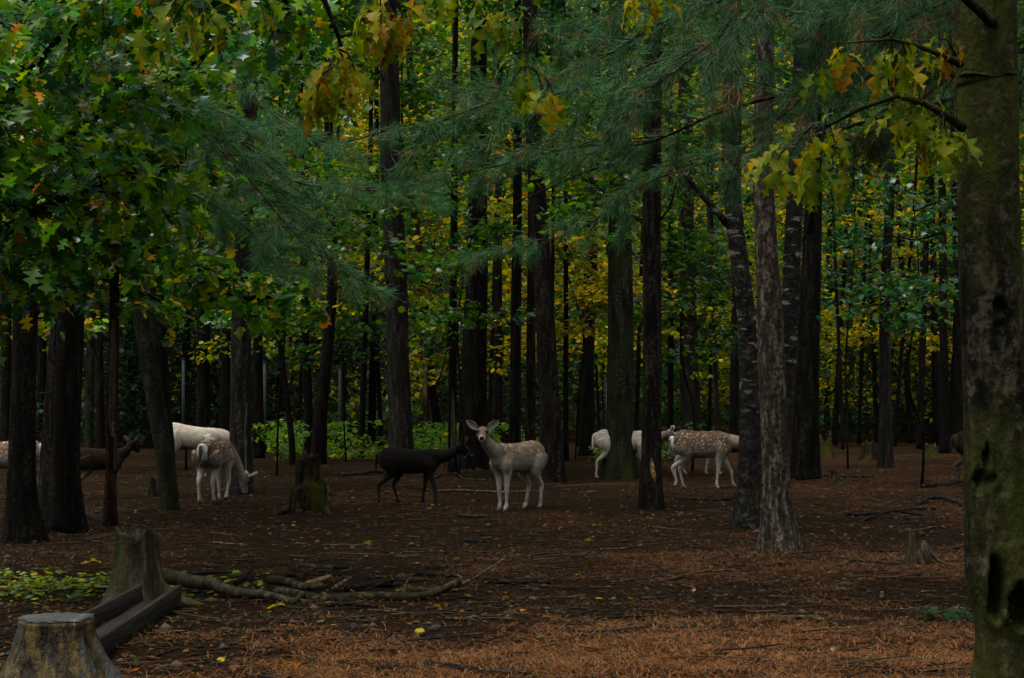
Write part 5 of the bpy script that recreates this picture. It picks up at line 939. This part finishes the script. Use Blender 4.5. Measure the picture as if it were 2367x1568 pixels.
for a in [('long bare log with broken end lying right of the streaked stump', [(640, 1374), (700, 1383), (800, 1390), (930, 1391), (1000, 1388, .02), (1062, 1384, .09)], 24, M['stick_green'], [[(930, 1390), (938, 1382, .05), (942, 1378, .07)], [(700, 1383), (690, 1395), (672, 1408)]]),
          ('thick short log resting on the long bare log', [(622, 1358, .03), (670, 1366, .04), (745, 1380, .06)], 22, M['stick_green']),
          ('orange brown splintered chunk behind the long bare log', [(712, 1362, .02), (740, 1356, .03), (764, 1352, .04)], 15, M['split']),
          ('smaller brown splinter right of the orange chunk', [(772, 1364), (790, 1358, .02), (812, 1352, .04)], 12, M['peeled']),
          ('dark curved stick lying alone on the orange needles at the bottom', [(1290, 1474), (1340, 1482), (1420, 1480), (1480, 1472), (1514, 1458)], 16, M['stick_dark']),
          ('thick dark stub at the bottom edge left of centre', [(985, 1540), (1030, 1545), (1102, 1554)], 24, M['stick_dark']),
          ('straight brown stick continuing right from the thick dark stub', [(1105, 1556), (1160, 1557), (1218, 1558)], 10, M['stick']),
          ('dark stick cut by the bottom edge below the orange oak leaf', [(598, 1560), (640, 1568), (720, 1580)], 13, M['stick_dark']),
          ('thin stick crossing the bottom edge near the thick dark stub', [(1040, 1576), (1110, 1570), (1180, 1564)], 8, M['stick']),
          ('forked brown stick in the middle of the clearing', [(1500, 1348), (1560, 1338), (1640, 1326, .02)], 8, M['stick_pale'], [[(1640, 1326, .02), (1690, 1334, .02), (1712, 1345)], [(1640, 1326, .02), (1690, 1327, .03), (1745, 1338)]]),
          ('straight brown stick at the foot of the light brown trunk', [(1680, 1308), (1750, 1309), (1828, 1306)], 11, M['stick']),
          ('short dark stick angled above the straight one by the light brown trunk', [(1700, 1287, .02), (1722, 1294), (1746, 1302)], 8, M['stick']),
          ('long greenish stick left of the split stump', [(1935, 1312), (1975, 1301, .01), (2040, 1303), (2086, 1306)], 10, M['stick_green']),
          ('curved pale stick right of the split stump', [(2165, 1270), (2210, 1264), (2244, 1254)], 9, M['stick_green']),
          ('thick rough stick behind the log pile', [(690, 1314), (740, 1320), (802, 1320)], 15, M['stick']),
          ('grey stick at the far right of the log pile', [(985, 1320), (1040, 1316), (1092, 1314)], 10, M['stick']),
          ('straight dark stick below the grey one', [(965, 1332), (1020, 1338), (1088, 1342)], 10, M['stick_dark']),
          ('pale raised twig slanting up right of the log pile', [(1060, 1362), (1130, 1345, .06), (1192, 1330, .16)], 5, M['stick_pale']),
          ('dark stick lying right of the raised twig', [(1125, 1356), (1200, 1352), (1272, 1354)], 10, M['stick_dark']),
          ('dark curved stick just below the long bare log', [(755, 1418), (810, 1414), (872, 1420)], 11, M['stick_dark']),
          ('flat dark bark heap behind the long bare log', [(800, 1366), (860, 1360), (932, 1358)], 16, M['stick_dark']),
          ('thin pale straw coloured stick below the grazing area', [(745, 1254), (800, 1254), (862, 1252)], 3.5, M['stick_pale']),
          ('pale twig in the middle of the bare soil', [(930, 1274), (960, 1275), (986, 1272)], 4.5, M['stick_pale']),
          ('pale straight twig on dark soil right of the long log', [(1032, 1440), (1065, 1442), (1095, 1443)], 5, M['stick_pale']),
          ('mossy stick in front of the staring doe', [(1060, 1198), (1090, 1200), (1132, 1201)], 9, M['stick_green']),
          ('short dark stick on the bare ground below the staring doe', [(1065, 1250), (1100, 1252), (1136, 1252)], 10, M['stick_dark']),
          ('bent branch lying behind the black deer and the doe', [(1000, 1106), (1046, 1098, .03), (1075, 1106), (1130, 1108)], 5, M['stick']),
          ('weathered grey log left of the black deer', [(772, 1099), (830, 1098), (884, 1094)], 12, M['stick']),
          ('long thin log behind the doe', [(1005, 1138), (1075, 1136), (1160, 1140), (1240, 1136)], 7, M['stick_pale']),
          ('brown log in front of the walking spotted deer', [(1545, 1150), (1600, 1158), (1680, 1158), (1700, 1150, .04)], 8, M['stick_dark']),
          ('long dark log in the brush pile at the right', [(1960, 1196), (2030, 1192), (2110, 1184), (2160, 1186)], 9, M['stick_dark']),
          ('pale grey branch rising over the brush pile at the right', [(2020, 1180), (2070, 1166, .02), (2110, 1150, .08)], 5, M['stick']),
          ('crooked dark branch near the right foreground trunk', [(2120, 1174), (2150, 1162, .04), (2190, 1166, .02), (2236, 1178)], 10, M['stick_dark']),
          ('thin grey stick low at the right of the brush pile', [(2050, 1204), (2110, 1207), (2180, 1205)], 6, M['stick']),
          ('fallen log by the small rotten stump at the right', [(1900, 1100), (1960, 1104), (2020, 1106)], 7, M['stick']),
          ('dark log just left of the right foreground trunk', [(2130, 1128), (2180, 1126), (2236, 1120)], 10, M['stick_dark']),
          ('dark log between the two leftmost dark trunks', [(185, 1196), (215, 1200), (242, 1206, -.02)], 15, M['stick_dark']),
          ('fallen branch leaning up toward the far right trunks', [(2160, 1010), (2130, 1004, .5), (2105, 1000, 1.2)], 9, M['stick_dark']),
          ('dark splintered slab at the left end of the log pile', [(545, 1352), (565, 1346, .03), (582, 1338, .06)], 14, M['stick_dark']),
          ('pale stripped stick under the left end of the log pile', [(560, 1364), (640, 1366), (730, 1372)], 7, M['stick']),
          ('dark stick between the thick short log and the rough stick', [(640, 1342), (720, 1336), (790, 1340)], 9, M['stick_dark']),
          ('knotted dark branch ending beside the bark heap', [(840, 1372), (890, 1362, .03), (945, 1352), (1010, 1345)], 8, M['stick_dark']),
          ('short grey stick above the bark heap', [(850, 1340), (900, 1336), (960, 1332)], 8, M['stick']),
          ('dark bark strip at the broken end of the long log', [(1060, 1392), (1110, 1396), (1150, 1404)], 8, M['stick_dark']),
          ('thin dark stick low between the long log and the bottom needles', [(1030, 1474), (1100, 1477), (1180, 1476)], 5, M['stick_dark']),
          ('dark stick upper left of the log pile', [(430, 1332), (500, 1326), (560, 1328)], 8, M['stick_dark']),
          ('rotten dark stick above the long greenish stick at the right', [(1985, 1276), (2050, 1272), (2110, 1276)], 7, M['stick_dark']),
          ('second crooked branch in the brush pile at the right', [(2000, 1212), (2060, 1198, .05), (2100, 1194, .02), (2170, 1200)], 7, M['stick_dark']),
          ('pale broken stick in front of the brush pile at the right', [(2080, 1236), (2130, 1232), (2165, 1226)], 6, M['stick_pale'])]:
    fallen(*a)
# small anonymous sticks
k = 0
while k < 70:
    dx = R.uniform(60, 2230); dy = 1080 + 480 * R.random()**1.2; L = R.uniform(18, 80) * (dy - 932) / 330; an = R.normal(0, .25); dyy = L * math.sin(an) * .3
    g0 = on_ground(dx, dy)
    if any((g0[0] - b_[0])**2 + (g0[1] - b_[1])**2 < .16 for b_ in BASES): continue
    fallen('small stick lying among the needle litter', [(dx, dy), (dx + L * .5, dy + dyy * .4), (dx + L, dy + dyy)], R.uniform(2.5, 7) * (dy - 932) / 330, [M['stick'], M['stick_dark'], M['stick_pale'], M['stick_green']][R.integers(4)], None, .35, 'small_stick', 'small sticks scattered over the forest floor', 'stick'); k += 1

# ------------------------------------------------------------------ litter
def spread(n, dmin, dmax, pw=1.0, xf=.31):
    """positions over the floor in view, evenly per picture area"""
    inv = R.uniform(1 / dmax, 1 / dmin, n); y = 1 / inv; x = R.uniform(-xf, xf, n) * y; return x, y
def needles_litter(n):
    x, y = spread(n * 2, 7.8, 40); keep = R.random(n * 2) < np.clip((needle_map(x, y) - .25) * 1.5 + (fbm(x * 3.1, y * 3.1, 77, 3) - .5) * 1.8, .03, 1); x, y = x[keep][:n], y[keep][:n]; n = len(x)
    az = R.uniform(0, 6.283, n); L = R.uniform(.035, .10, n); w = .0009 + .00006 * y
    D = np.stack([np.cos(az), np.sin(az), R.normal(.05, .22, n)], 1); D = unit(D); S_ = np.stack([-np.sin(az), np.cos(az), 0 * az], 1) * w[:, None]
    P = np.stack([x, y, gz(x, y) + R.uniform(.003, .022, n)], 1); mid = P + D * (L * .5)[:, None] + np.array([0, 0, .006]); e = P + D * L[:, None]
    V = np.stack([P - S_, P + S_, mid + S_, mid - S_, e + S_ * .4], 1).reshape(-1, 3); b = np.arange(n) * 5
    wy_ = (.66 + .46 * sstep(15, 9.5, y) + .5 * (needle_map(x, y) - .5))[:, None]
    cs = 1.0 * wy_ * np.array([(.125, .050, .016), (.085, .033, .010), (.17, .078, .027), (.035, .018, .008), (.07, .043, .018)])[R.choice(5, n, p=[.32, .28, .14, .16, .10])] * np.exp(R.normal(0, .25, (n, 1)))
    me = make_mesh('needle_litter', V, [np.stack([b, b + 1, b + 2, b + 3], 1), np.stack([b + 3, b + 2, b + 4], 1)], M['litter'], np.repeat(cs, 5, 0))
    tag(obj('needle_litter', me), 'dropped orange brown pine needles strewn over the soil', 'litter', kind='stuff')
needles_litter(230000)
def leaf_litter(name, label, n, tpl, size, mix, dmin, dmax, where=None):
    x, y = spread(n * 3, dmin, dmax)
    if where is not None: kp = R.random(n * 3) < where(x, y); x, y = x[kp], y[kp]
    x, y = x[:n], y[:n]; n = len(x); az = R.uniform(0, 6.283, n); D = np.stack([np.cos(az), np.sin(az), R.normal(0, .18, n)], 1); N = np.stack([R.normal(0, .3, n), R.normal(0, .3, n), np.ones(n)], 1)
    V, F, C = scatter(tpl, np.stack([x, y, gz(x, y) + R.uniform(.010, .03, n)], 1), D, N, size * np.clip(R.normal(1, .3, n), .4, 1.7), pick(mix, n)); tag(obj(name, make_mesh(name, V, F, M['leaf'], C)), label, 'leaf litter', kind='stuff')
leaf_litter('leaf_litter', 'scattered small fallen leaves dotted over the forest floor', 6500, MAPLE, .034, {'yellow': .12, 'brown': 6, 'orange': .2, 'olive': 1.5, 'hem2': 3}, 8.5, 50, lambda x, y: np.clip(.25 + sstep(16, 22, y), 0, 1))
leaf_litter('clover_patch', 'low green weeds and yellow leaves left of the streaked stump', 4600, MAPLE, .046, {'lime': 4, 'green': 1.5, 'yellow': 1.6, 'olive': 2}, 11.6, 15.6, lambda x, y: np.clip(1.5 * np.exp(-(((x + 3.4) / 1.15)**2 + ((y - 13.6) / 1.0)**2)) - .15, 0, 1) + .5 * np.exp(-(((x + 2.15) / .25)**2 + ((y - 14.0) / .4)**2)))
n = 3200; x, y = spread(n, 8.5, 48); az = R.normal(0, .5, n) + (R.random(n) < .35) * R.uniform(0, 3.14, n); L = np.exp(R.normal(-1.7, .6, n)) * (.7 + .3 * sstep(9, 20, y)); rw = R.uniform(.0022, .0065, n) * (1 + .02 * y)
D = unit(np.stack([np.cos(az), np.sin(az), R.normal(0, .06, n)], 1)); Sd = np.stack([-np.sin(az), np.cos(az), 0 * az], 1); P0 = np.stack([x, y, gz(x, y) + rw * 1.2 + .004], 1); bend = R.normal(0, .08, n)
rows = []
for u in (0, .5, 1.0):
    c_ = P0 + D * (L * u)[:, None] + Sd * (bend * L * (u * (1 - u)) * 4)[:, None]; r_ = rw * (1 - .4 * u)
    for (a_, b_) in ((1, 0), (0, 1), (-1, 0), (0, -.7)): rows.append(c_ + Sd * (r_ * a_)[:, None] + np.array([0, 0, 1]) * (r_ * b_)[:, None])
V = np.stack(rows, 1).reshape(-1, 3); tf = np.array([[k * 4 + q, k * 4 + (q + 1) % 4, k * 4 + 4 + (q + 1) % 4, k * 4 + 4 + q] for k in (0, 1) for q in range(4)] + [[3, 2, 1, 0], [8, 9, 10, 11]])
cs = np.array([(.011, .008, .005), (.030, .019, .010), (.070, .043, .021), (.018, .012, .007), (.042, .034, .018)])[R.choice(5, n, p=[.34, .26, .12, .2, .08])]
tag(obj('twig_litter', make_mesh('twig_litter', V, (tf[None] + (np.arange(n) * 12)[:, None, None]).reshape(-1, 4), M['litter'], np.repeat(cs, 12, 0))), 'fine broken twigs strewn over the forest floor', 'litter', kind='stuff')
# crumbs of soil and bark
n = 5200; x, y = spread(n, 8, 30); s = R.uniform(.004, .016, n) * (1 + (R.random(n) < .06) * 1.3); ico = np.array([[1, 0, 0], [-1, 0, 0], [0, 1, 0], [0, -1, 0], [0, 0, 1], [0, 0, -1]], float); IF = np.array([[0, 2, 4], [2, 1, 4], [1, 3, 4], [3, 0, 4], [2, 0, 5], [1, 2, 5], [3, 1, 5], [0, 3, 5]])
V = np.stack([x, y, gz(x, y) + s * .3], 1)[:, None, :] + ico[None] * s[:, None, None] * R.uniform(.5, 1.5, (n, 6, 1)) * np.array([1.5, 1.2, .8]); F = (IF[None] + (np.arange(n) * 6)[:, None, None]).reshape(-1, 3)
cs = np.array([(.016, .012, .010), (.03, .022, .018), (.06, .04, .028)])[R.choice(3, n)]; tag(obj('soil_crumbs', make_mesh('soil_crumbs', V.reshape(-1, 3), F, M['litter'], np.repeat(cs, 6, 0))), 'crumbs of dark soil and bark over the floor', 'soil', kind='stuff')
# single leaves that stand out
for (dx, dy, s, cn, lab) in [(660, 1545, .085, 'orange', 'large orange oak leaf lying near the bottom edge'), (1002, 1405, .045, 'orange', 'small red orange leaf in front of the long bare log'), (1530, 1272, .07, 'orange', 'orange leaf in the middle of the clearing'),
        (1361, 1246, .06, 'orange', 'pinkish brown leaf below the staring doe'), (856, 1249, .05, 'orange', 'pale orange leaf on the thin straw coloured stick'), (935, 1368, .06, 'lime', 'pale yellow green leaf behind the long bare log'),
        (660, 1418, .08, 'gold', 'yellow brown leaf below the left end of the long bare log'), (235, 1296, .09, 'yellow', 'curled yellow leaf at the edge of the green weeds'), (985, 1180, .06, 'yellow', 'bright yellow leaf under the black deer'),
        (2100, 1405, .03, 'orange', 'tiny orange leaf on dark needles at the right'), (1088, 1383, .05, 'gold', 'golden leaf at the broken end of the long log'), (840, 1254, .05, 'yellow', 'small yellow leaf by the straw coloured stick')]:
    g = on_ground(dx, dy); g[2] = float(gz(g[0], g[1])) + .02; ch = [m_ for (c_, m_) in LEAFM if c_ == ('yellow' if cn == 'gold' else cn)]; o = obj('fallen_leaf', ch[0], None, g); o.scale = (s * 1.6,) * 3; o.rotation_euler = (R.normal(0, .25), R.normal(-.2, .2), R.uniform(0, 6.28)); tag(o, lab, 'leaf')
# pine sprig on the ground at the right
w, nv = MB(), MB(); g = on_ground(2180, 1432); g[2] = float(gz(g[0], g[1])); bough(w, nv, [g + np.array([-.14, -.05, .02]), g + np.array([0, 0, .05]), g + np.array([.12, .06, .03])], .005, 6, .12, tuft_gap=.04, needle=.06, per=9, full=.05, tone=.7)
sp_ = w.build('pine_sprig', M['stick'], None, g, loc=g); tag(sp_, 'small green pine sprig lying near the right foreground trunk', 'sprig'); nv.build('needles', M['needle'], sp_, g)['kind'] = 'stuff'
